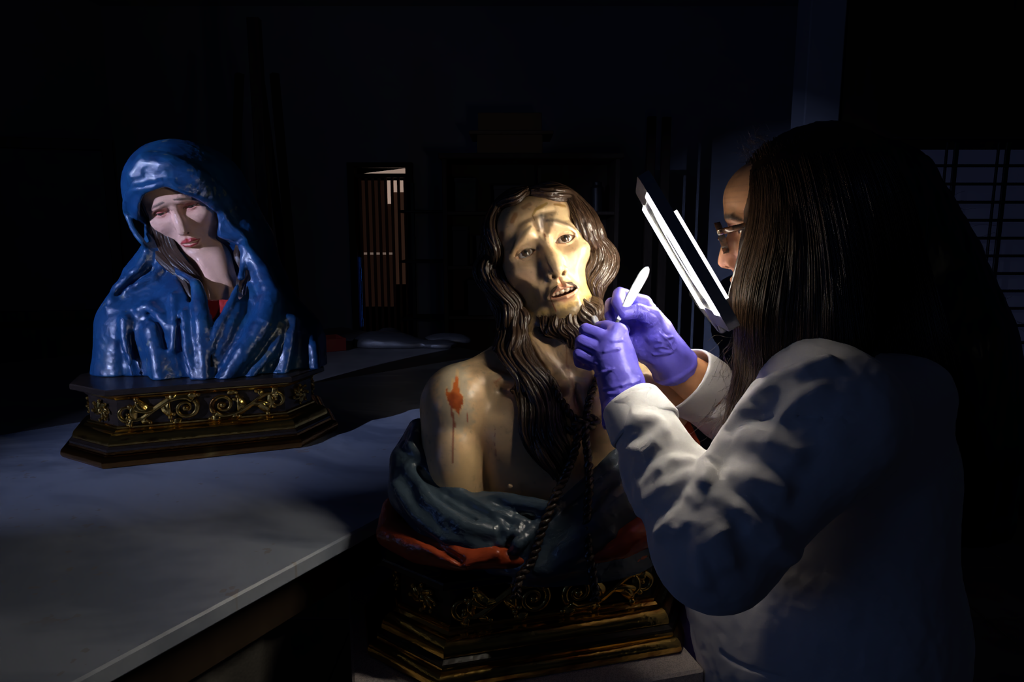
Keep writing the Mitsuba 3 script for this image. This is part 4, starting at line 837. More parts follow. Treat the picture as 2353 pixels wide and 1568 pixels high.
# rope round the neck
r = name('knotted_rope')
def rope(pts, n, rr, turns):
    p = spline(pts, n); t = np.gradient(p, axis=0); t /= np.linalg.norm(t, axis=1, keepdims=True); a = np.cross(t, [0, -1, 0.2]); a /= np.linalg.norm(a, axis=1, keepdims=True); b = np.cross(t, a)
    s = np.concatenate([[0], np.cumsum(np.linalg.norm(np.diff(p, axis=0), axis=1))]); out = []
    for k in range(2):
        th = s / turns * 2 * math.pi + k * math.pi
        out.append(tube(p + rr * .55 * (np.cos(th)[:, None] * a + np.sin(th)[:, None] * b), rr * .62 * (1 + .12 * np.sin(s * 900 + k)), 9, groove=3, depth=.12, twist=9))
    return out
R_ = .0056
bits = rope(hug(SKIN_SHAPE, W([(1232, 800, 1.08), (1238, 842, 1.05), (1262, 880, 1.03), (1290, 925, 1.02), (1318, 962, 1.01), (1348, 972, 1.005)]), .0075, only_in=True), 150, R_, .020)
bits += rope(hug(SKIN_SHAPE, W([(1395, 800, 1.08), (1372, 860, 1.04), (1357, 905, 1.02), (1350, 945, 1.01), (1342, 975, 1.005)]), .0075, only_in=True), 110, R_, .020)
bits += rope(hug(SKIN_SHAPE, W([(1300, 988, 1.004), (1325, 990, .998), (1350, 984, .996), (1368, 972, 1.0), (1366, 962, 1.006), (1345, 966, .998), (1318, 980, .996)]), .0085, only_in=True), 90, R_, .020)
bits += rope(W([(1330, 975, .998), (1328, 1000, .990), (1318, 1045, .985), (1296, 1100, .970), (1272, 1150, .952), (1240, 1235, .934), (1222, 1290, .925), (1196, 1325, .912), (1186, 1362, .900)]), 260, R_, .021)
bits += rope(W([(1346, 972, .998), (1346, 1010, .988), (1352, 1060, .978), (1354, 1120, .955), (1348, 1200, .940), (1353, 1270, .928), (1362, 1320, .910), (1368, 1368, .902)]), 240, R_, .021)
for q in ((1186, 1362, .900), (1368, 1368, .902)):
    for k in range(7): bits.append(tube(spline([at(*q), at(q[0] + k * 3 - 9, q[1] + 8, q[2] - .003 * (k % 3)), at(q[0] + k * 4 - 12, q[1] + 14, q[2])], 8), .0016, 5))
m = join(bits); put(r, m, 'carved_hair', color=col_hair(m[0], .75, 21)); tag(r, 'twisted dark rope knotted on the breast of the bearded bust', 'rope')

# ---------------------------------------------------------------- carved bust of a woman in a blue veil
VB = name('veiled_bust'); VR = rot(yaw=19, pitch=27, roll=-17); VO = at(405, 478, 1.475)
S = Sculpt()
S.chain([A(470, 540, 1.590), A(495, 640, 1.560), A(515, 720, 1.535)], [.046, .045, .052], .02)
S.ell(A(520, 750, 1.535), (.105, .070, .050), .03)
S.chain([A(452, 580, 1.535), A(485, 650, 1.512), A(512, 700, 1.487)], [.006, .008, .006], .016)
S.chain([A(508, 704, 1.486), A(540, 700, 1.505), A(580, 692, 1.55)], [.006, .007, .007], .014)
face(S, VR, VO, .97, sad=.75, lid_up=.0030, lid_lo=.0030, nose=1.0, nose_w=.85, jaw=.86, lips=1.0, top=.060)
V, F = S.mesh(at(300, 800, 1.5) - [.02, .2, 0], at(640, 380, 1.5) + [.02, .2, 0], .0021, 1)
def virgin_paint(V):
    L = (V - VO) @ VR / .97; x, y, z = L.T; f = (y < .03); col = np.full((len(V), 3), 1.0) * (.82, .49, .33); col = col * (1 + .06 * fb(V, .04, 2)[:, None])
    for k in (-1, 1):
        col = paint(col, (.055, .035, .025), .9 * f * stroke(L, [(k * .0115, .0300), (k * .022, .0285), (k * .036, .0235), (k * .050, .0130)], [.0018, .0028, .0024, .0010], .6))
        e = np.exp(-(((x - k * .0322) / .018)**2 + ((z - .003) / .0115)**2)); col = paint(col, (.55, .10, .10), .85 * e * f)
        rim = [(k * (.0322 + a), .0030 * (1 - (a / .0158)**2) - .0004) for a in np.linspace(-.0155, .0155, 7)]; col = paint(col, (.05, .015, .012), .9 * f * stroke(L, rim, .0011, .5))
        col = paint(col, (.62, .30, .26), .35 * f * np.exp(-(((x - k * .044) / .018)**2 + ((z + .038) / .016)**2)))
        col = paint(col, (.10, .02, .015), f * sstep(.0030, .0018, np.hypot(np.abs(x) - .0063, (z + .0500) * .9)) * .8)
    lips = np.maximum(stroke(L, [(-.0215, -.0748), (-.012, -.0690), (-.005, -.0668), (0, -.068), (.005, -.0668), (.012, -.0690), (.0215, -.0748)], [.001, .0034, .0042, .0038, .0042, .0034, .001], .35),
                      stroke(L, [(-.020, -.0765), (-.010, -.0815), (0, -.0835), (.010, -.0815), (.020, -.0765)], [.001, .0040, .0056, .0040, .001], .35))
    return np.clip(paint(col, (.36, .018, .020), .95 * lips * f), .003, .9)
k = put(VB + '__body', (V, F), 'carved_skin', color=virgin_paint(V)); labels[k] = {'label': 'pale painted face and neck, bowed to the side'}
eyeballs(VB, VR, VO, .97, (.05, .03, .018), gaze=(-4, -22))
# dress
S = Sculpt(); S.ell(A(502, 772, 1.508), (.075, .060, .070), .001)
for i in range(6): S.chain([A(466 + i * 15, 695, 1.476), A(474 + i * 9, 775, 1.449)], [.006, .004], .012)
m = S.mesh(at(420, 870, 1.45) - [0, .12, 0], at(620, 650, 1.45) + [0, .16, 0], .004, 1)
k = put(VB + '__dress', m, 'painted_cloth', color=smear(m[0], (.34, .018, .016), .9, 5)); labels[k] = {'label': 'red dress in the opening of the mantle'}
# hair under the hood
S = Sculpt().frame(VR, VO)
S.ell((0, .085, .022), (.078, .088, .066), .001); S.ell((0, .095, -.05), (.074, .06, .085), .03)
S.func(lambda Q: np.maximum(Q[:, 1] - (.028 + .5 * np.maximum(.050 - Q[:, 2], 0) * (Q[:, 2] > -.03) + .04 * (Q[:, 2] <= -.03)), -1), (0, 0, 0), .4, .012, 'sub')
hv = [S.mesh(VO - .2, VO + .2, .0045, 1)]
for x in (-1, 1):
    a = np.array([(x * .004, .022, .080), (x * .040, .020, .064), (x * .064, .030, .030), (x * .070, .040, -.010), (x * .068, .045, -.050), (x * .060, .045, -.095), (x * .055, .04, -.140)]); b = a * [1.22, 1, 1.04] + [0, .03, 0]
    hv += lock(a @ VR.T + VO, b @ VR.T + VO, 7, .0065, .006, .0035, 2.0, 30 + x)
for a, b in ((W([(340, 500, 1.525), (352, 560, 1.515), (385, 610, 1.495), (425, 655, 1.480), (455, 700, 1.470)]), W([(380, 500, 1.520), (400, 560, 1.515), (432, 610, 1.505), (460, 655, 1.492), (474, 705, 1.478)])), (W([(545, 540, 1.555), (552, 600, 1.545), (552, 670, 1.520)]), W([(585, 540, 1.56), (580, 600, 1.55), (560, 680, 1.52)]))):
    hv += lock(a, b, 6, .0085, .006, .004, 1.8, 40)
m = join(hv); k = put(VB + '__hair', m, 'carved_hair', color=col_hair(m[0], .9, 33)); labels[k] = {'label': 'dark brown hair under the hood'}
# hood and mantle
S = Sculpt(); S.frame(VR, VO); S.ell((0, .060, .018), (.104, .116, .104), .001); S.frame()
S.chain([A(470, 440, 1.58), A(520, 560, 1.60), A(520, 700, 1.60)], [.095, .105, .12], .05)
S.chain([A(322, 740, 1.525), A(480, 690, 1.56), A(650, 770, 1.575)], [.070, .085, .076], .06)
S.chain([A(372, 560, 1.535), A(330, 640, 1.53), A(310, 720, 1.525)], [.030, .044, .05], .05)
S.chain([A(590, 560, 1.60), A(612, 640, 1.585), A(640, 740, 1.575)], [.026, .044, .06], .04)
S.ell(A(480, 810, 1.535), (.190, .112, .135), .05); S.ell(A(480, 900, 1.535), (.215, .118, .09), .04)
S.chain([A(300, 770, 1.51), A(282, 890, 1.50)], [.066, .066], .04); S.chain([A(685, 790, 1.57), A(698, 890, 1.57)], [.060, .058], .04)
rim = [(483, 800), (473, 730), (462, 668), (439, 642), (414, 627), (378, 603, 1.475), (345, 572, 1.475), (327, 556, 1.475), (306, 527, 1.475), (289, 486, 1.475), (292, 458, 1.47), (303, 440), (345, 430), (384, 421), (415, 436), (460, 452), (488, 464), (513, 489), (530, 520), (563, 551, 1.52), (560, 590), (553, 640), (538, 680), (498, 760), (484, 800)]
RIM = S.lay(rim, -.001); RIM = spline(RIM, 110)
FOLDS = [(S.lay(p, -.35 * np.mean(r)), r, k) for p, r, k in (
    ([(340, 577), (318, 622), (270, 664), (247, 705)], [.008, .011, .011, .006], .014), ([(378, 604), (352, 638), (300, 662), (258, 690)], [.006, .008, .008, .004], .012),
    ([(322, 712), (345, 706), (368, 726), (385, 752)], [.007, .011, .010, .005], .016), ([(287, 735), (292, 790), (318, 890)], [.010, .011, .007], .012), 
    ([(398, 680), (404, 750), (399, 800)], [.006, .009, .005], .012), ([(424, 720), (432, 800), (450, 890)], [.008, .012, .010], .012), ([(450, 655), (462, 740), (473, 890)], [.010, .014, .014], .012), ([(345, 760), (362, 820), (372, 890)], [.010, .016, .016], .025),
    ([(566, 570), (600, 622), (624, 682), (608, 745), (560, 812), (505, 890)], [.012, .020, .024, .024, .021, .013], .012), ([(628, 664), (632, 704), (602, 772), (550, 842), (506, 888)], [.005, .009, .009, .008, .006], .010),
    ([(655, 730), (628, 800), (590, 850), (562, 890)], [.010, .013, .012, .008], .012), ([(674, 735), (666, 800), (646, 890)], [.010, .011, .009], .012), ([(658, 800), (642, 845), (630, 890)], [.005, .008, .007], .010), ([(722, 800), (728, 890)], [.010, .012], .014),
    ([(305, 400), (335, 370), (395, 380), (450, 410), (490, 455)], [.004, .012, .014, .012, .005], .03), ([(425, 385), (470, 410), (520, 455)], [.004, .008, .004], .02))]
CUTS = [(S.lay(p, .0), r, k) for p, r, k in (
    ([(300, 770), (310, 830), (333, 890)], [.003, .009, .012], .014), ([(276, 790), (284, 890)], [.003, .010], .012), ([(414, 740), (422, 830), (432, 890)], [.004, .009, .011], .014), ([(345, 615), (310, 645), (270, 680)], [.004, .007, .003], .014),
    ([(345, 722), (368, 745), (380, 800)], [.003, .005, .003], .012), ([(552, 650), (575, 700), (545, 770), (510, 830)], [.004, .010, .008, .003], .014), ([(482, 785), (481, 895)], [.005, .005], .005), ([(612, 830), (590, 890)], [.004, .012], .014), ([(655, 820), (642, 860), (638, 890)], [.003, .006, .006], .008), ([(692, 780), (688, 890)], [.006, .016], .02))]
# the opening round the face and down to the breast
S.frame(VR, VO); S.ell((0, -.050, -.020), (.072, .110, .090), .012, sub=True); S.ell((0, .030, -.02), (.082, .085, .088), .02, sub=True); S.frame()
S.chain([A(436, 590, 1.45), A(470, 650, 1.42), A(495, 720, 1.40), A(484, 785, 1.39)], [.066, .050, .034, .006], .010, sub=True)
S.chain([A(500, 620, 1.53), A(500, 760, 1.50)], [.070, .058], .02, sub=True)
S.chain(RIM, .0056, .012)
for p, r, k in FOLDS: S.chain(p, r, k * 1.2)
for p, r, k in CUTS: S.chain(p, np.array(r) * .85, k * 1.1, sub=True)
S.func(lambda Q, d: d + .0013 * fb(Q, .03, 3) + .0006 * nz(Q, .008, 5), A(480, 700, 1.5), 1.0, 0, 'mod')
S.func(lambda Q: Q[:, 2] - 1.1505, (-.7, 1.5, 1.0), 1.0, .003, 'sub')
m = S.mesh(at(205, 905, 1.6) - [.02, .32, .02], at(790, 330, 1.6) + [.02, .18, .02], .0036, 1)
def veil_paint(V):
    m = fb(V, .045, 6); col = np.full((len(V), 3), 1.0) * (.0055, .040, .112); col = paint(col, (.009, .070, .140), sstep(0, .6, m) * .6); col = paint(col, (.003, .013, .048), sstep(.05, .6, fb(V, .03, 11)) * .6)
    return np.clip(paint(col, (.10, .12, .09), .7 * sstep(.62, .72, fb(V, .010, 17) + .4 * nz(V, .05, 3))), .003, .9)
k = put(VB + '__mantle', m, 'painted_veil', color=veil_paint(m[0])); labels[k] = {'label': 'glossy blue hooded mantle'}
tag(VB, 'painted bust of a sorrowful woman in a glossy blue hooded mantle', 'sculpture')

# ---------------------------------------------------------------- the restorer: her body (one surface under the clothes), face, spectacles
PR = name('person')
WR = rot(yaw=-107, pitch=12, roll=0); WO = at(1716, 528, .968)
SH_L, EL_L, WR_L = at(1905, 965, .805), at(1640, 1262, .795), at(1430, 895, .918)
SH_R, EL_R, WR_R = at(1890, 920, 1.14), at(1790, 1010, 1.13), at(1545, 838, 1.005)
S = Sculpt()
NECK = WR @ np.array([0, .085, -.09]) + WO
S.chain([NECK, [.455, .975, 1.29], [.470, .975, 1.20]], [.052, .055, .075], .03)
S.chain([SH_L + [0, .05, 0], [.470, .975, 1.20], SH_R - [0, .05, 0]], [.045, .085, .045], .03)
S.ell([.475, .975, 1.08], [.105, .15, .20], .03); S.ell([.480, .975, .86], [.115, .165, .14], .04)
S.chain([SH_L, EL_L, WR_L + .3 * (EL_L - WR_L), WR_L], [.050, .042, .036, .027], .01)
S.chain([SH_R, EL_R, WR_R + .3 * (EL_R - WR_R), WR_R, at(1505, 800, .998)], [.050, .042, .036, .027, .026], .01)
for dy in (-.085, .085): S.chain([[.47, .975 + dy, .80], [.455, .975 + dy, .45], [.48, .975 + dy * .9, .07]], [.080, .055, .040], .02)
face(S, WR, WO, .97, sad=.2, lid_up=.0030, lid_lo=.0028, nose=.95, nose_w=.95, jaw=.9, top=.070)
lo = np.array([.20, .70, .02]); hi = np.array([.70, 1.26, 1.34])
hv, hf = S.mesh(lo, hi, .0065, 1); zv, zf = S.mesh(WO - [.10, .12, .17], WO + [.22, .12, .16], .0021, 1)
m = join([(hv, hf), (zv, zf)])
def woman_paint(V):
    L = (V - WO) @ WR / .97; x, y, z = L.T; f = (y < .05) & (z > -.2); col = np.full((len(V), 3), 1.0) * (.50, .25, .12); col = col * (1 + .12 * fb(V, .010, 3)[:, None]); col = paint(col, (.50, .20, .16), .6 * f * np.exp(-((x / .02)**2 + ((z + .042) / .016)**2 + ((y + .035) / .03)**2)))
    for k in (-1, 1): col = paint(col, (.018, .010, .006), .95 * f * (y < .04) * stroke(L, [(k * .012, .0190), (k * .026, .0240), (k * .042, .0225), (k * .056, .0130)], [.0028, .0040, .0034, .0014], .6))
    for q in (.045, .052, .059, .066): col = paint(col, (.30, .13, .06), .35 * f * stroke(L, [(-.04, q - .003), (0, q), (.04, q - .003), (.06, q - .006)], .0007, .6))
    lips = stroke(L, [(-.022, -.0750), (0, -.0720), (.022, -.0750)], .005, .4); return np.clip(paint(col, (.42, .12, .10), .8 * lips * f), .003, .9)
k = put(PR + '__body', m, 'living_skin', color=woman_paint(m[0])); labels[k] = {'label': 'tanned skin of the face and wrist'}
eyeballs(PR, WR, WO, .97, (.05, .03, .018), gaze=(0, -14))
tag(PR, 'woman restorer in a white lab coat with long dark hair, bent towards the bearded bust', 'person')
# spectacles
G = name('spectacles')
def rrect(w, h, r, n=8):
    return np.array(sg.box(-w / 2 + r, -h / 2 + r, w / 2 - r, h / 2 - r).buffer(r, quad_segs=n).exterior.coords)
def local(m): return move(m, WR, WO)
for x in (-1, 1):
    p = sg.Polygon(rrect(.056, .044, .012)).difference(sg.Polygon(rrect(.045, .034, .009))); V, F = extrude(p, -.0040, .0040)
    V = np.c_[V[:, 0] + x * .033, V[:, 2] - .0385 + .22 * (V[:, 0] * x)**2 * 10, V[:, 1] - .004]; F = F[:, ::-1]; V[:, 1] += -.12 * (V[:, 2] - .018)
    k = put(G + '__rim', local((V, F)), 'tortoise', smooth=35)
    V, F = extrude(sg.Polygon(rrect(.0452, .0342, .009)), -.0006, .0006); V = np.c_[V[:, 0] + x * .033, V[:, 2] - .0385 - .12 * (V[:, 1] - .022), V[:, 1] - .014]
    c2 = sg.Polygon(rrect(.0452, .0342, .009)); t = trimesh.creation.triangulate_polygon(c2, engine='earcut'); V = np.c_[t[0][:, 0] + x * .033, np.full(len(t[0]), -.0385) - .12 * (t[0][:, 1] - .022), t[0][:, 1] - .014]
    put(G + '__glass', local((V, t[1])), 'spectacle_glass', smooth=False)
    put(G + '__temple', local(tube(spline([(x * .060, -.0385, .0040), (x * .070, -.026, .0045), (x * .0745, .03, .0060), (x * .0745, .085, .005), (x * .072, .105, -.012)], 30), .0044, 10, up=(1, 0, 0), flat=.45)), 'tortoise')
put(G + '__bridge', local(tube(spline([(-.008, -.0385, -.006), (0, -.0395, -.004), (.008, -.0385, -.006)], 12), .0018, 8)), 'tortoise')
tag(G, 'brown tortoiseshell spectacles worn by the woman in the lab coat', 'glasses')

# ---------------------------------------------------------------- her lab coat, trousers and shoes
Z8 = lambda *q: [(1350 + u / 2.614, 850 + v / 2.614) for u, v in q]
S = Sculpt()
CH = np.array([.478, .975, 1.10])
S.ell(CH, [.150, .190, .20], .001); S.ell([.480, .975, .90], [.168, .205, .24], .05); S.chain([[.480, .975, .85], [.485, .975, .52]], [.190, .205], .04)
S.ell([.440, .955, .90], [.162, .185, .26], .05)
S.chain([[.415, .900, 1.20], [.440, .86, 1.235], [.52, .86, 1.245]], [.050, .050, .045], .05)
S.chain([SH_L + [.01, .07, .015], SH_L], [.075, .078], .05)
S.chain([SH_L, .5 * (SH_L + EL_L), EL_L], [.076, .072, .066], .04)
S.chain([EL_L, .55 * EL_L + .45 * WR_L, .14 * EL_L + .86 * WR_L], [.062, .048, .041], .035)
S.chain([SH_R, EL_R], [.080, .068], .03)
BASE = S
fold = lambda p, r, k, i=.3: (BASE.lay(Z8(*p), -i * np.mean(r)), r, k)
FO = [fold(*q) for q in (
    ([(250, 345), (300, 300), (390, 295), (440, 330)], [.004, .007, .006, .003], .012), 
    ([(265, 480), (330, 495), (400, 440), (450, 380)], [.005, .010, .008, .004], .012), ([(290, 650), (345, 700), (440, 600), (520, 555), (600, 560)], [.005, .010, .010, .009, .005], .012),
    ([(310, 750), (375, 785), (490, 700), (600, 650), (675, 690)], [.005, .010, .010, .009, .005], .012), ([(425, 985), (490, 930), (590, 840), (655, 770)], [.007, .010, .009, .005], .010),
    ([(660, 760), (700, 680), (770, 745), (900, 845), (1100, 940)], [.010, .013, .011, .009, .004], .012), ([(690, 1285), (680, 1120), (662, 930), (680, 780)], [.004, .009, .011, .010], .012),
    ([(505, 925), (560, 965), (610, 880)], [.004, .008, .004], .010), ([(770, 800), (800, 980), (850, 1150)], [.004, .010, .005], .014), ([(720, 900), (745, 1040), (790, 1160)], [.004, .007, .003], .010),
    ([(950, 400), (1100, 440), (1230, 520)], [.008, .010, .004], .02), ([(880, 640), (1000, 660), (1150, 720)], [.003, .008, .003], .02), ([(1000, 960), (1130, 1030), (1240, 1110)], [.003, .008, .004], .016),
    ([(1000, 210), (1100, 150), (1230, 110)], [.006, .008, .004], .016), ([(1180, 260), (1280, 180), (1380, 120)], [.003, .008, .005], .014), ([(210, 560), (235, 700), (300, 860)], [.003, .006, .003], .012))]
CU = [fold(*q, 0) for q in (([(230, 420), (300, 420), (400, 350)], [.003, .006, .003], .010), ([(290, 570), (380, 560), (480, 470)], [.003, .007, .003], .012), ([(310, 720), (420, 660), (560, 600)], [.003, .007, .003], .010),
    ([(440, 920), (540, 800), (640, 720)], [.003, .007, .004], .010), ([(730, 780), (860, 880), (1060, 980)], [.004, .009, .004], .014), ([(640, 880), (650, 1000), (655, 1150)], [.003, .008, .004], .012), ([(735, 860), (765, 1000), (810, 1140)], [.003, .007, .003], .010),
    ([(935, 400), (985, 320), (1100, 285), (1300, 285), (1560, 295)], [.002, .0025, .0022, .0018, .0015], .004), ([(700, 560), (760, 610), (800, 590)], [.002, .003, .002], .003))]
for p, r, k in FO: S.chain(p, np.array(r) * .8, k * 1.45)
for p, r, k in CU[7:]: S.chain(p, r, k, sub=True)
# turned-back cuff, lapels, collar, the front edge and a pocket flap
ax = (EL_L - WR_L) / np.linalg.norm(EL_L - WR_L)
S.cap(WR_L - .10 * ax, WR_L - .010 * ax, .054, .054, k=.002, sub=True)
lap = BASE.lay([(1750, 893, .86), (1720, 940, .86), (1680, 1000, .86), (1640, 1060, .86), (1618, 1105, .87)], 0); S.chain(lap, [.012, .014, .014, .012, .008], .012)
S.chain(BASE.lay([(1625, 1050, .88), (1652, 1075, .86), (1660, 1098, .85)], 0), [.003, .003, .002], .003, sub=True)
S.chain(BASE.lay([(1748, 900, .86), (1790, 872, .86), (1850, 850, .86), (1900, 830, .86)], -.004), [.008, .010, .010, .008], .014)
S.chain(BASE.lay([(1655, 1500), (1700, 1530), (1800, 1560)], 0), [.0018, .0018, .0018], .003, sub=True)
# far sleeve with its wide open cuff
ar = (EL_R - at(1555, 868, 1.02)); ar /= np.linalg.norm(ar); c0 = at(1560, 868, 1.020)
S.chain([c0 + .045 * ar, c0 + .12 * ar, EL_R], [.0480, .056, .068], .012); S.cap(c0 - .06 * ar, c0 + .046 * ar, .0475, .0475, k=.002, sub=True)
for p, r in (([(1600, 930), (1640, 900), (1660, 860)], .006), ([(1580, 955), (1640, 955), (1690, 930)], .006), ([(1615, 830), (1640, 850), (1680, 870)], .005)): S.chain(S.lay(p, -.003), [.002, r, .003], .012)
S.frame().func(lambda Q, d: d + .0022 * fb(Q * np.float32([1, 1, .7]), .035, 4) + .0006 * nz(Q, .010, 6), (.45, .97, .9), 2.0, 0, 'mod')
S.func(lambda Q: Q[:, 2] - .47, (.45, .97, .3), 1.0, .004, 'sub')
m = S.mesh((.08, .60, .44), (.76, 1.32, 1.36), .0036, 1)
k = put(PR + '__lab_coat', m, 'coat_cotton'); labels[k] = {'label': 'white cotton lab coat with turned-back cuffs'}
COAT = S
def cuff(c, ax, r0, r1, Ln, th, wob, seed, key):
    """a turned-back cuff: a rolled band of cloth round an arm, open at the hand"""
    u = np.cross(ax, [0, 0, 1.0]); u /= np.linalg.norm(u); v = np.cross(ax, u); th_ = np.linspace(0, 2 * np.pi, 97)[:-1]
    prof = [(0, -.004), (.0, -th * .5), (.003, 0), (.010, .0006), (Ln * .5, .0012), (Ln - .003, .0016), (Ln, 0), (Ln + .0005, -th * .6), (Ln - .004, -th * 1.3), (Ln * .6, -th * 1.6), (.02, -th * 1.4), (.004, -.0045)]
    P = []
    for a, b in prof:
        s = a / Ln; rr = r0 + (r1 - r0) * s + b; w = wob * (np.sin(2 * th_ + seed) + .6 * np.sin(3 * th_ + 2 * seed) + .35 * np.sin(5 * th_ + seed * 3 + 2 * s)) * (.6 + .5 * s)
        P.append(c + ax * a + ax * (wob * 1.2 * np.sin(th_ * 2 + seed * 1.7))[:, None] + (rr + w)[:, None] * (np.cos(th_)[:, None] * u + np.sin(th_)[:, None] * v))
    P = np.array(P); n, m_ = P.shape[:2]; i, j = np.meshgrid(np.arange(n), np.arange(m_), indexing='ij'); i2, j2 = (i + 1) % n, (j + 1) % m_
    Q = np.stack([i * m_ + j, i2 * m_ + j, i2 * m_ + j2, i * m_ + j2], -1).reshape(-1, 4); V = P.reshape(-1, 3) + .0006 * np.stack([fb(P.reshape(-1, 3), .012, seed + q) for q in range(3)], 1)
    k = put(key, (V, np.vstack([Q[:, [0, 1, 2]], Q[:, [0, 2, 3]]])), 'coat_cotton'); return k
labels[cuff(WR_L + .020 * ax, ax, .0400, .0455, .047, .0035, .0016, 1.0, PR + '__lab_coat__cuff')] = {'label': 'turned-back white cuff on the near sleeve'}
labels[cuff(c0 + .0 * ar, ar, .0540, .0520, .050, .0030, .0042, 2.3, PR + '__lab_coat__cuff')] = {'label': 'wide turned-back white cuff on the far sleeve'}
S = Sculpt()
for dy in (-.085, .085): S.chain([[.462, .975 + dy, .86], [.440, .975 + dy, .50], [.47, .975 + dy * .9, .07]], [.088, .085, .068], .03)
S.ell([.395, 1.0, .80], [.135, .13, .15], .03)
m = S.mesh((.2, .72, .0), (.66, 1.24, 1.0), .009, 1); k = put(PR + '__trousers', m, 'blue_trousers'); labels[k] = {'label': 'dark violet-blue trousers'}
for dy in (-.08, .08):
    b = Sculpt(); b.chain([[.50, .975 + dy, .045], [.40, .975 + dy, .035], [.34, .975 + dy, .028]], [.045, .042, .028], .02); b.func(lambda Q, d: np.maximum(d, .002 - Q[:, 2]), (.42, .975 + dy, .04), .3, 0, 'mod')
    put(PR + '__shoe', b.mesh((.28, .85 + dy, -.01), (.58, 1.1 + dy, .12), .008, 1), 'shoe_leather')

# ---------------------------------------------------------------- gloved hands with what they hold
def finger(S, pts, r, k=.006): S.chain(W(pts), r, k)
def crease(S, a, b, n, amp, w):
    """fine cross wrinkles of the glove between two points"""
    a, b = at(*a), at(*b); L = np.linalg.norm(b - a); u = (b - a) / L
    S.func(lambda Q, d: d + np.where((np.abs((Q - a) @ u - L / 2) < L / 2) & (np.linalg.norm(Q - a - np.outer((Q - a) @ u, u), axis=1) < w), amp * np.sin(2 * np.pi * n * ((Q - a) @ u) / L + 3 * nz(Q, .008, 2)) * np.sin(np.pi * np.clip(((Q - a) @ u) / L, 0, 1)) * (.5 + .5 * nz(Q, .010, 5)), 0), (a + b) / 2, L / 2 + w, 0, 'mod')
# her left hand, near the camera
S = Sculpt()
wl = (1430, 888, .922)
for q, r in (((1420, 765, .930), .0135), ((1404, 788, .922), .0135), ((1392, 812, .920), .0130), ((1383, 836, .924), .0120)): S.chain(W([wl, ((wl[0] + q[0]) / 2, (wl[1] + q[1]) / 2, (wl[2] + q[2]) / 2 - .002), q]), [.020, .016, r], .018)
S.ell(at(1418, 835, .938), (.027, .020, .036), .012)
S.chain(W([(1428, 880, .925), (1433, 925, .915), (1440, 965, .905)]), [.0265, .0300, .0330], .015)
finger(S, [(1421, 764, .930), (1395, 752, .952), (1378, 752, .978)], [.0120, .0100, .0082], .003)
finger(S, [(1405, 784, .921), (1347, 759, .936), (1344, 776, .958), (1366, 786, .968)], [.0112, .0098, .0092, .0080], .0025)
finger(S, [(1393, 811, .919), (1337, 786, .931), (1335, 802, .953), (1360, 810, .962)], [.0110, .0096, .0090, .0078], .0025)
finger(S, [(1383, 838, .922), (1332, 814, .931), (1333, 832, .951), (1356, 840, .958)], [.0105, .0094, .0086, .0075], .0025)
finger(S, [(1440, 835, .950), (1420, 790, .965), (1388, 770, .982)], [.0150, .0125, .0090], .010)
LH0 = S
G4 = lambda *q: [(1310 + u / 4.357, 600 + v / 4.357) for u, v in q]
for p, r in (([(150, 1055), (260, 1035)], .0011), ([(230, 1150), (330, 1120), (430, 1080)], .0014), ([(330, 1290), (520, 1250), (700, 1170)], .0016), ([(300, 1370), (500, 1310), (710, 1240)], .0014), ([(340, 905), (480, 885), (640, 862)], .0012), ([(420, 800), (520, 790)], .0010), ([(380, 1330), (520, 1340), (640, 1300)], .0013), ([(620, 1230), (700, 1200)], .0014)):
    S.chain(S.lay(G4(*p), -.0004), np.r_[.0003, np.full(len(p) - 2, r), .0003], .0040)
S.func(lambda Q, d: d + .0005 * fb(Q * [1, 1, 1.8], .012, 4), at(1400, 850, .93), .14, 0, 'mod')
S.cap(at(1446, 990, .90), at(1441, 962, .906), .0325, .0315, .002, sub=True)
m = S.mesh(at(1310, 1010, .95) - [.01, .09, 0], at(1490, 720, .95) + [.01, .09, .01], .00135, 1)
k = put(PR + '__glove', m, 'nitrile'); labels[k] = {'label': 'violet nitrile glove on the hand nearer the camera'}
# her right hand, beyond
S = Sculpt(); wr = (1540, 828, 1.005)
for q, r in (((1478, 700, .992), .0125), ((1466, 716, 1.004), .0125), ((1464, 740, 1.014), .0120), ((1466, 762, 1.020), .0110)): S.chain(W([wr, ((wr[0] + q[0]) / 2 + 4, (wr[1] + q[1]) / 2 - 6, (wr[2] + q[2]) / 2), q]), [.022, .019, r], .018)
S.ell(at(1494, 792, .996), (.030, .020, .030), .014)
S.chain(W([(1528, 812, .992), (1512, 770, .974), (1500, 730, .966)]), [.020, .0185, .0120], .014)
finger(S, [(1501, 730, .966), (1467, 715, .960), (1434, 722, .956)], [.0125, .0112, .0082], .008)
finger(S, [(1478, 699, .992), (1424, 676, .986), (1419, 694, .968), (1425, 712, .960)], [.0120, .0102, .0092, .0076], .005)
finger(S, [(1466, 716, 1.004), (1406, 700, 1.000), (1403, 724, .984), (1412, 744, .974)], [.0118, .0104, .0094, .0080], .005)
finger(S, [(1464, 740, 1.014), (1412, 738, 1.014), (1418, 752, .998), (1436, 758, .988)], [.0112, .0098, .0088, .0074], .005)
finger(S, [(1466, 762, 1.020), (1424, 772, 1.020), (1432, 782, 1.004), (1446, 784, .994)], [.0100, .0088, .0080, .0068], .005)
S.chain(W([(1536, 822, 1.003), (1552, 846, 1.012)]), [.0285, .0330], .012)
WAX = at(1575, 880, 1.022) - at(1536, 822, 1.003); WAX /= np.linalg.norm(WAX)
def cuffring(Q):
    q = Q - at(1550, 844, 1.011); a = q @ WAX; r = np.linalg.norm(q - np.outer(a, WAX), axis=1); return np.hypot(r - .0325, a + .0016 * np.sin(6 * np.arctan2(q[:, 2], q[:, 1]))) - .0030
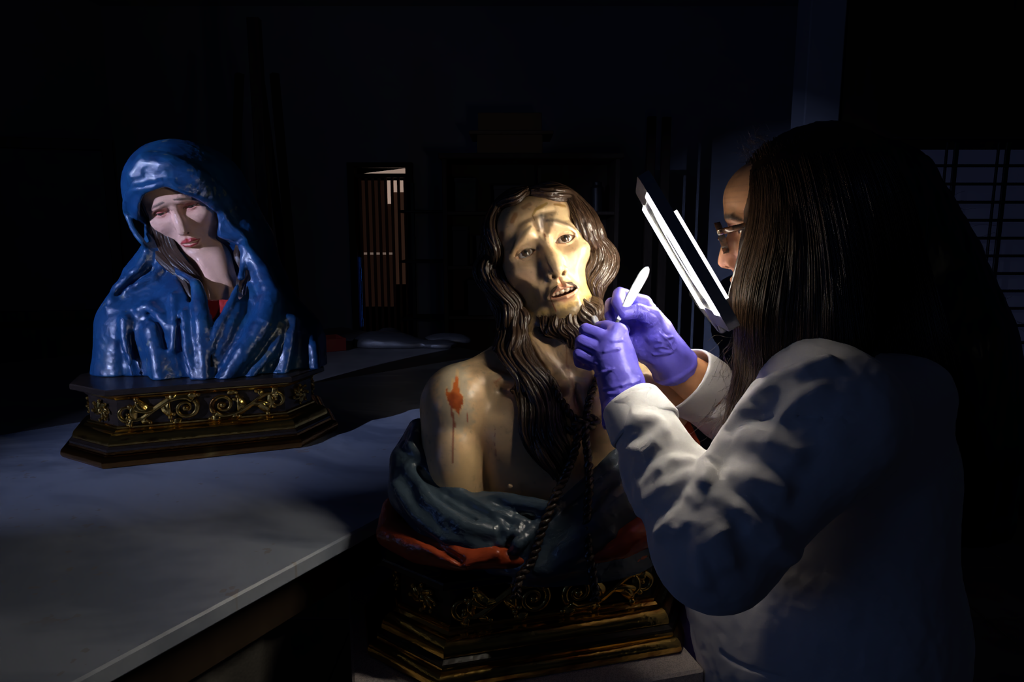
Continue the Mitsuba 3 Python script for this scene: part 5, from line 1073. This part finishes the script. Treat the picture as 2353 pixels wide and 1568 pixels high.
S.func(cuffring, at(1550, 844, 1.011), .045, .005)
crease(S, (1438, 722, .955), (1500, 730, .965), 11, .0011, .016); crease(S, (1480, 690, .99), (1512, 760, .98), 8, .0007, .02); crease(S, (1424, 676, .985), (1478, 699, .99), 5, .0005, .013)
for p, r in (([(770, 660), (830, 640), (880, 590)], .0012), ([(720, 600), (790, 620), (860, 560)], .0012), ([(640, 600), (750, 590), (780, 500)], .0010), ([(880, 800), (1000, 830), (1040, 780)], .0016), ([(860, 870), (920, 850), (990, 880)], .0016), ([(840, 940), (930, 930), (1050, 850)], .0016), ([(950, 760), (1000, 850), (1030, 900)], .0014), ([(900, 720), (960, 770), (1030, 760)], .0012), ([(900, 900), (1000, 920), (1060, 870)], .0014)):
    S.chain(S.lay(G4(*p), -.0005), [.0003, r, .0003], .0040)
S.func(lambda Q, d: d + .0005 * fb(Q, .011, 9), at(1480, 770, .99), .14, 0, 'mod')
S.cap(at(1556, 852, 1.014), at(1600, 915, 1.035), .0308, .0320, .002, sub=True)
m = S.mesh(at(1380, 890, .99) - [.01, .07, 0], at(1590, 640, .99) + [.01, .07, .01], .00135, 1)
k = put(PR + '__glove', m, 'nitrile'); labels[k] = {'label': 'violet nitrile glove on the far hand, wrinkled at the thumb'}
# white spatula between finger and thumb
a, b = at(1489, 613, .962), at(1421, 735, .9545); u = (b - a) / np.linalg.norm(b - a); L = np.linalg.norm(b - a); side = np.cross(u, FWD); side /= np.linalg.norm(side); nn = np.cross(u, side)
s = np.linspace(0, 1, 40); half = np.interp(s, [0, .6, .78, .84, 1], [.0070, .0066, .0052, .0034, .0030]); half[:9] = .0070 * np.sqrt(1 - (1 - s[:9] / s[8])**2).clip(0.02); half = np.maximum(half, .0004)
rows = [(-1, -.7), (-.8, -1), (.8, -1), (1, -.7), (1, .7), (.8, 1), (-.8, 1), (-1, .7)]; V = np.array([a + u * L * q + side * h * x + nn * .0017 * y for q, h in zip(s, half) for x, y in rows]); i, j = np.meshgrid(np.arange(39), np.arange(8), indexing='ij')
Q = np.stack([i * 8 + j, i * 8 + (j + 1) % 8, (i + 1) * 8 + (j + 1) % 8, (i + 1) * 8 + j], -1).reshape(-1, 4); F = [*Q[:, [0, 1, 2]], *Q[:, [0, 2, 3]]] + [[0, k2, k2 + 1] for k2 in range(1, 7)] + [[312, 312 + k2 + 1, 312 + k2] for k2 in range(1, 7)]
sp = name('white_spatula'); put(sp + '__handle', (V, np.array(F)), 'white_plastic', smooth=40)
put(sp + '__blade', tube([b - u * .012, b + u * .010, b + u * .022], [.0026, .0024, .0008], 10, up=nn, flat=.35), 'steel'); tag(sp, 'slim white spatula held between finger and thumb of the far gloved hand', 'spatula')
sw = name('cotton_swab'); p0, p1 = at(1366, 733, .992), at(1384, 775, .970); q = spline([p0, p1], 12)
put(sw + '__stick', tube(np.linspace(p0, p1, 4), .0012, 8), 'white_plastic'); w = (p1 - p0) / np.linalg.norm(p1 - p0)
put(sw + '__tip', tube([p0 - w * .005, p0 - w * .003, p0 + w * .002, p0 + w * .009, p0 + w * .013], [.0015, .0040, .0050, .0044, .0014], 16), 'cotton'); tag(sw, 'cotton swab at the edge of the carved beard, held by the near glove', 'swab')

# ---------------------------------------------------------------- her long dark hair
S = Sculpt().frame(WR, WO)
S.ell((0, .100, .034), (.084, .100, .080), .001); S.ell((0, .13, -.02), (.088, .085, .10), .03); S.frame()
S.chain([at(1790, 420, .905), at(1772, 540, .897), at(1742, 680, .890), at(1752, 820, .890), at(1745, 930, .880)], [.030, .036, .036, .034, .018], .03)
S.chain([at(1870, 420, .93), at(1880, 620, .905), at(1900, 800, .895), at(1920, 900, .89)], [.06, .065, .06, .035], .05)
S.chain([at(1990, 480, 1.0), at(2060, 640, 1.0), at(2100, 800, 1.0), at(2140, 980, 1.02), at(2150, 1150, 1.03)], [.10, .11, .125, .125, .10], .05)
S.func(lambda Q, d: d + .0035 * fb(Q * [1, 1, .15], .012, 3), (.5, .95, 1.35), .6, 0, 'mod')
HB = S
m = S.mesh((.26, .76, 1.02), (.80, 1.20, 1.66), .0045, 1); c = lambda n, s, a=1.0: np.clip(np.array([.030, .0165, .0095]) * a * (1 + .5 * np.random.default_rng(s).standard_normal(n))[:, None], .003, .2)
k = put(PR + '__hair', m, 'woman_hair', color=np.tile([.010, .0055, .0035], (len(m[0]), 1))); labels[k] = {'label': 'long dark brown hair falling over the cheek and the back'}
guides = [[(1712, 374), (1722, 412), (1724, 470), (1712, 545), (1694, 610), (1684, 680), (1690, 770), (1688, 850), (1672, 930), (1658, 1000)],
          [(1738, 342), (1756, 410), (1756, 500), (1738, 590), (1718, 680), (1712, 770), (1722, 850), (1704, 930), (1688, 990)],
          [(1760, 322), (1792, 420), (1796, 540), (1778, 650), (1762, 750), (1764, 850), (1748, 930), (1716, 985)],
          [(1796, 308), (1830, 430), (1850, 560), (1850, 690), (1840, 800), (1826, 890), (1800, 945)],
          [(1848, 298), (1885, 430), (1915, 580), (1930, 720), (1940, 840), (1950, 930)], [(1905, 293), (1950, 430), (1990, 600), (2010, 760), (2030, 900), (2040, 1000)], [(1968, 300), (2030, 430), (2070, 600), (2100, 770), (2120, 920), (2130, 1080)], [(2020, 322), (2090, 430), (2130, 580), (2180, 760), (2220, 920), (2230, 1060)]]
rng = np.random.default_rng(77); GM = np.array([np.c_[spline(g, 60)] for g in guides]); strands = []
M = 34; n = 1500; tt = np.r_[rng.uniform(0, 3.2, 950), rng.uniform(3.2, 7, 550)]; sel = np.linspace(0, 59, M).round().astype(int)
for t in tt:
    i = min(int(t), len(guides) - 2); f = t - i; p = GM[i][sel] * (1 - f) + GM[i + 1][sel] * f; s = np.linspace(0, 1, M); ph = rng.uniform(0, 6.28)
    L0, L1 = rng.uniform(0, .12), rng.uniform(.72, 1.0); q = np.stack([np.interp(np.linspace(L0, L1, M), s, p[:, a]) for a in (0, 1)], 1)
    am = 5 * rng.uniform(.2, 1); q[:, 0] += am * np.sin(s * rng.uniform(4, 9) + ph) * s + rng.uniform(-14, 14) * s**3; strands.append(q)
Q = np.concatenate(strands); lift = np.repeat(rng.uniform(-.0005, .0055, n), M)
r_ = np.array([at(a, b, 1.0) - EYE for a, b in Q]); L = np.linalg.norm(r_, axis=1); tz = np.full(len(r_), .70)
for _ in range(26): tz = np.minimum(tz + np.clip(HB(EYE + r_ * tz[:, None]), -.01, .06) / L * .9, 1.2)
P3 = tz.reshape(n, M)
for a in range(n):
    z = P3[a]; bad = z > 1.12
    if bad.all(): z[:] = .88
    elif bad.any(): g = np.flatnonzero(~bad); z = np.interp(np.arange(M), g, z[g])
    for _ in range(2): z = np.convolve(np.r_[z[0], z, z[-1]], [.25, .5, .25], 'valid')
    P3[a] = z
lift = lift * np.tile(sstep(0, .2, np.linspace(0, 1, M)), n) - .004 * np.tile(1 - sstep(0, .12, np.linspace(0, 1, M)), n)
PTS = EYE + r_ * (P3.reshape(-1) - lift)[:, None]; PTS = PTS.reshape(n, M, 3)
bits = [tube(PTS[a], rng.uniform(.00035, .00075) * (1 - .5 * np.linspace(0, 1, M)**3), 4, caps=False) for a in range(n)]
def wisps(base, n, spread, length, curl, seed):
    g = np.random.default_rng(seed); out = []
    for _ in range(n):
        p = at(*base[g.integers(len(base))]) + g.normal(0, .006, 3); d = np.array(spread) * g.uniform(.4, 1) + g.normal(0, .35, 3); d /= np.linalg.norm(d); s = np.linspace(0, 1, 16)[:, None]; w = g.normal(0, 1, 3); w2 = np.cross(d, w); Ln = length * g.uniform(.4, 1.2); a = g.uniform(4, 9)
        out.append(tube(p + d * Ln * s + Ln * curl * (np.sin(a * s + g.uniform(0, 6)) * w2 * .5 + (np.cos(a * s) - 1) * w * .35) * s, .00014, 4, caps=False))
    return out
bits += wisps([(1732, 352, .93), (1745, 335, .92), (1728, 372, .94), (1760, 322, .92)], 70, (-1, 0, .4), .022, .35, 3)
bits += wisps([(1690, 780, .885), (1700, 860, .88), (1680, 920, .88), (1672, 820, .885), (1665, 980, .88)], 110, (-.35, -.1, -1), .040, .12, 4)
bits += wisps([(2150, 470, .99), (2190, 560, .98), (2230, 660, .97), (2260, 740, .97)], 60, (1, 0, -.6), .05, .25, 5)
m = join(bits); col = np.repeat(c(n + 240, 9, 1.25), [M * 4] * n + [16 * 4] * 240, 0)
k = put(PR + '__hair_strands', m, 'woman_hair', color=col, ); labels[k] = {'label': 'loose strands of dark brown hair', 'kind': 'stuff'}

# ---------------------------------------------------------------- magnifier lamp on its arm; the studio spotlight outside the frame
LM = name('magnifier_lamp')
pa, pb = at(1466, 402, .825), at(1680, 764, .825); lx = (pb - pa) / np.linalg.norm(pb - pa); LL = np.linalg.norm(pb - pa)
ly = np.array([.10, 1.0, .05]); ly -= lx * (ly @ lx); ly /= np.linalg.norm(ly); lz = np.cross(lx, ly)      # lz points up-right, away from the bust
LW, TH = .19, .0150; LC = (pa + pb) / 2 + ly * LW / 2 + lz * TH / 2 * .9; LR = np.stack([lx, ly, lz], 1); lm = lambda m: move(m, LR, LC)
o_, i_ = sg.Polygon(rrect(LL, LW, .016)), sg.Polygon(rrect(LL - .052, LW - .044, .020)); V, F = extrude(o_.difference(i_), -TH / 2, TH / 2)
put(LM + '__frame', lm((V, F)), 'lamp_body', smooth=30)
# lens: a thick biconvex slab with a rounded outline
g = np.linspace(-1, 1, 41); uu, vv = np.meshgrid(g, g, indexing='ij'); sq = lambda a, b: (a * np.sqrt(1 - .32 * b * b), b * np.sqrt(1 - .32 * a * a)); a, b = sq(uu, vv); hx, hy = (LL - .050) / 2 * 1.0, (LW - .042) / 2
hgt = .0022 + .0175 * np.clip((1 - uu**2) * (1 - vv**2), 0, 1)**.75; nn_ = 41 * 41
V = np.vstack([np.c_[(a * hx * 1.15).clip(-hx, hx).ravel(), (b * hy * 1.15).clip(-hy, hy).ravel(), hgt.ravel()], np.c_[(a * hx * 1.15).clip(-hx, hx).ravel(), (b * hy * 1.15).clip(-hy, hy).ravel(), (-.0022 - .30 * (hgt - .0022)).ravel()]])
gi = np.arange(nn_).reshape(41, 41); q = np.stack([gi[:-1, :-1], gi[1:, :-1], gi[1:, 1:], gi[:-1, 1:]], -1).reshape(-1, 4); q = np.vstack([q, q[:, ::-1] + nn_])
rim_ = np.concatenate([gi[:, 0], gi[-1, 1:], gi[-2::-1, -1], gi[0, -2:0:-1]]); r2 = np.roll(rim_, -1); q = np.vstack([q, np.stack([r2, rim_, rim_ + nn_, r2 + nn_], 1)])
k = put(LM + '__lens', lm((V, np.vstack([q[:, [0, 1, 2]], q[:, [0, 2, 3]]]))), 'lens_glass', smooth=50); labels[k] = {'label': 'thick clear magnifying lens'}
# light tubes set in the underside of the frame
for cx, cy, w, h in ((0, -(LW / 2 - .0125), LL - .045, .0150), (0, LW / 2 - .0125, LL - .045, .0150)):
    p = rrect(w, h, .0070, 4)[:-1]; n_ = len(p); inn_ = p * [1 - .008 / w, 1 - .008 / h]
    V = np.vstack([np.c_[p, np.full(n_, -TH / 2)], np.c_[inn_, np.full(n_, -TH / 2 - .0045)], [[0, 0, -TH / 2 - .0050]]]) + [cx, cy, 0]; j = np.arange(n_); j2 = (j + 1) % n_
    F = np.vstack([np.stack([j, j2 + n_, j + n_], 1), np.stack([j, j2, j2 + n_], 1), np.stack([j + n_, j2 + n_, np.full(n_, 2 * n_)], 1)])
    k = put(LM + '__light_strip', lm((V, F)), 'white_plastic', smooth=False, emitter={'type': 'area', 'radiance': {'type': 'rgb', 'value': list(LED_RADIANCE)}})
for cy, w in ((-(LW / 2 - .0235), LL - .095), (LW / 2 - .0235, LL - .095)):        # added glowing bars imitating the reflection of the tubes in the lens
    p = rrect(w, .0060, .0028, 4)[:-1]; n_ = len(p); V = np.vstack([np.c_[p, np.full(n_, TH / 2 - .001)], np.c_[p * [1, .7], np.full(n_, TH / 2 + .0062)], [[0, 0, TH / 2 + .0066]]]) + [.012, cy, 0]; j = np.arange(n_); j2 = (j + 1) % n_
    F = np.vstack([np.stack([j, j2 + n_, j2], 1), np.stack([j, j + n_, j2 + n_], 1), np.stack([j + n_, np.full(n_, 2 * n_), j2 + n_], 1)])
    put(LM + '__light_strip', lm((V, F)), 'white_plastic', smooth=False, emitter={'type': 'area', 'radiance': {'type': 'rgb', 'value': [.20 * v for v in LED_RADIANCE]}})
pole = np.array([.80, 1.62, 0.0]); e = LC + lx * (LL / 2 - .004); top = pole + [0, 0, 1.18]
ee = e + ly * .05 - lx * .012
put(LM + '__bracket', tube([ee, ee + lx * .022, ee + lx * .030 + ly * .03], .007, 12), 'lamp_body')
put(LM + '__arm', tube(spline([ee + lx * .030 + ly * .028, ee + np.array([.030, .20, .0]), ee + np.array([.085, .36, -.01]), (ee + top) / 2 + [.04, .12, .03], top + [0, 0, .02]], 40), .008, 12), 'lamp_body')
put(LM + '__pole', trimesh.creation.cylinder(.014, 1.22, sections=20).apply_translation(pole + [0, 0, .61]), 'lamp_body', 30)
put(LM + '__base', trimesh.creation.cylinder(.16, .03, sections=40).apply_translation(pole + [0, 0, .015]), 'lamp_body', 30)
tag(LM, 'dark rectangular magnifier lamp, lit, held on an arm before the woman', 'lamp')
# studio spotlight on a stand, left of the camera
SP = name('studio_spotlight'); so, st = np.array([-2.02, -.42, 1.90]), np.array([-.70, 1.42, 1.43]); dz = (st - so) / np.linalg.norm(st - so); dx = np.cross(dz, [0, 0, 1.0]); dx /= np.linalg.norm(dx); SR = np.stack([dx, np.cross(dz, dx), dz], 1)
prof = np.array([[.0, -.24], [.07, -.24], [.085, -.22], [.085, -.05], [.10, -.03], [.10, .06], [.094, .06], [.094, -.02], [.0, -.02]])
put(SP + '__housing', move(trimesh_pair(trimesh.creation.revolve(prof, sections=40)), SR, so - dz * .08), 'black_metal', 30)
put(SP + '__yoke', tube([so - dz * .2 - [0, 0, .03], so - dz * .2 - [0, 0, .16]], .012, 10), 'black_metal')
b0 = so - dz * .2; put(SP + '__pole', trimesh.creation.cylinder(.014, b0[2] - .16, sections=16).apply_translation([b0[0], b0[1], (b0[2] - .16) / 2]), 'black_metal', 30)
for a in range(3): put(SP + '__leg', tube([[b0[0], b0[1], .45], [b0[0] + .4 * math.cos(a * 2.094 + .4), b0[1] + .4 * math.sin(a * 2.094 + .4), .012]], .010, 8), 'black_metal')
tag(SP, 'black studio spotlight on a tripod left of the camera', 'lamp')
scene['studio_spotlight_beam'] = {'type': 'spot', 'to_world': T().look_at(origin=so.tolist(), target=st.tolist(), up=[0, 0, 1]), 'intensity': {'type': 'rgb', 'value': list(SPOT_INTENSITY)}, 'cutoff_angle': 15.5, 'beam_width': 2.0}
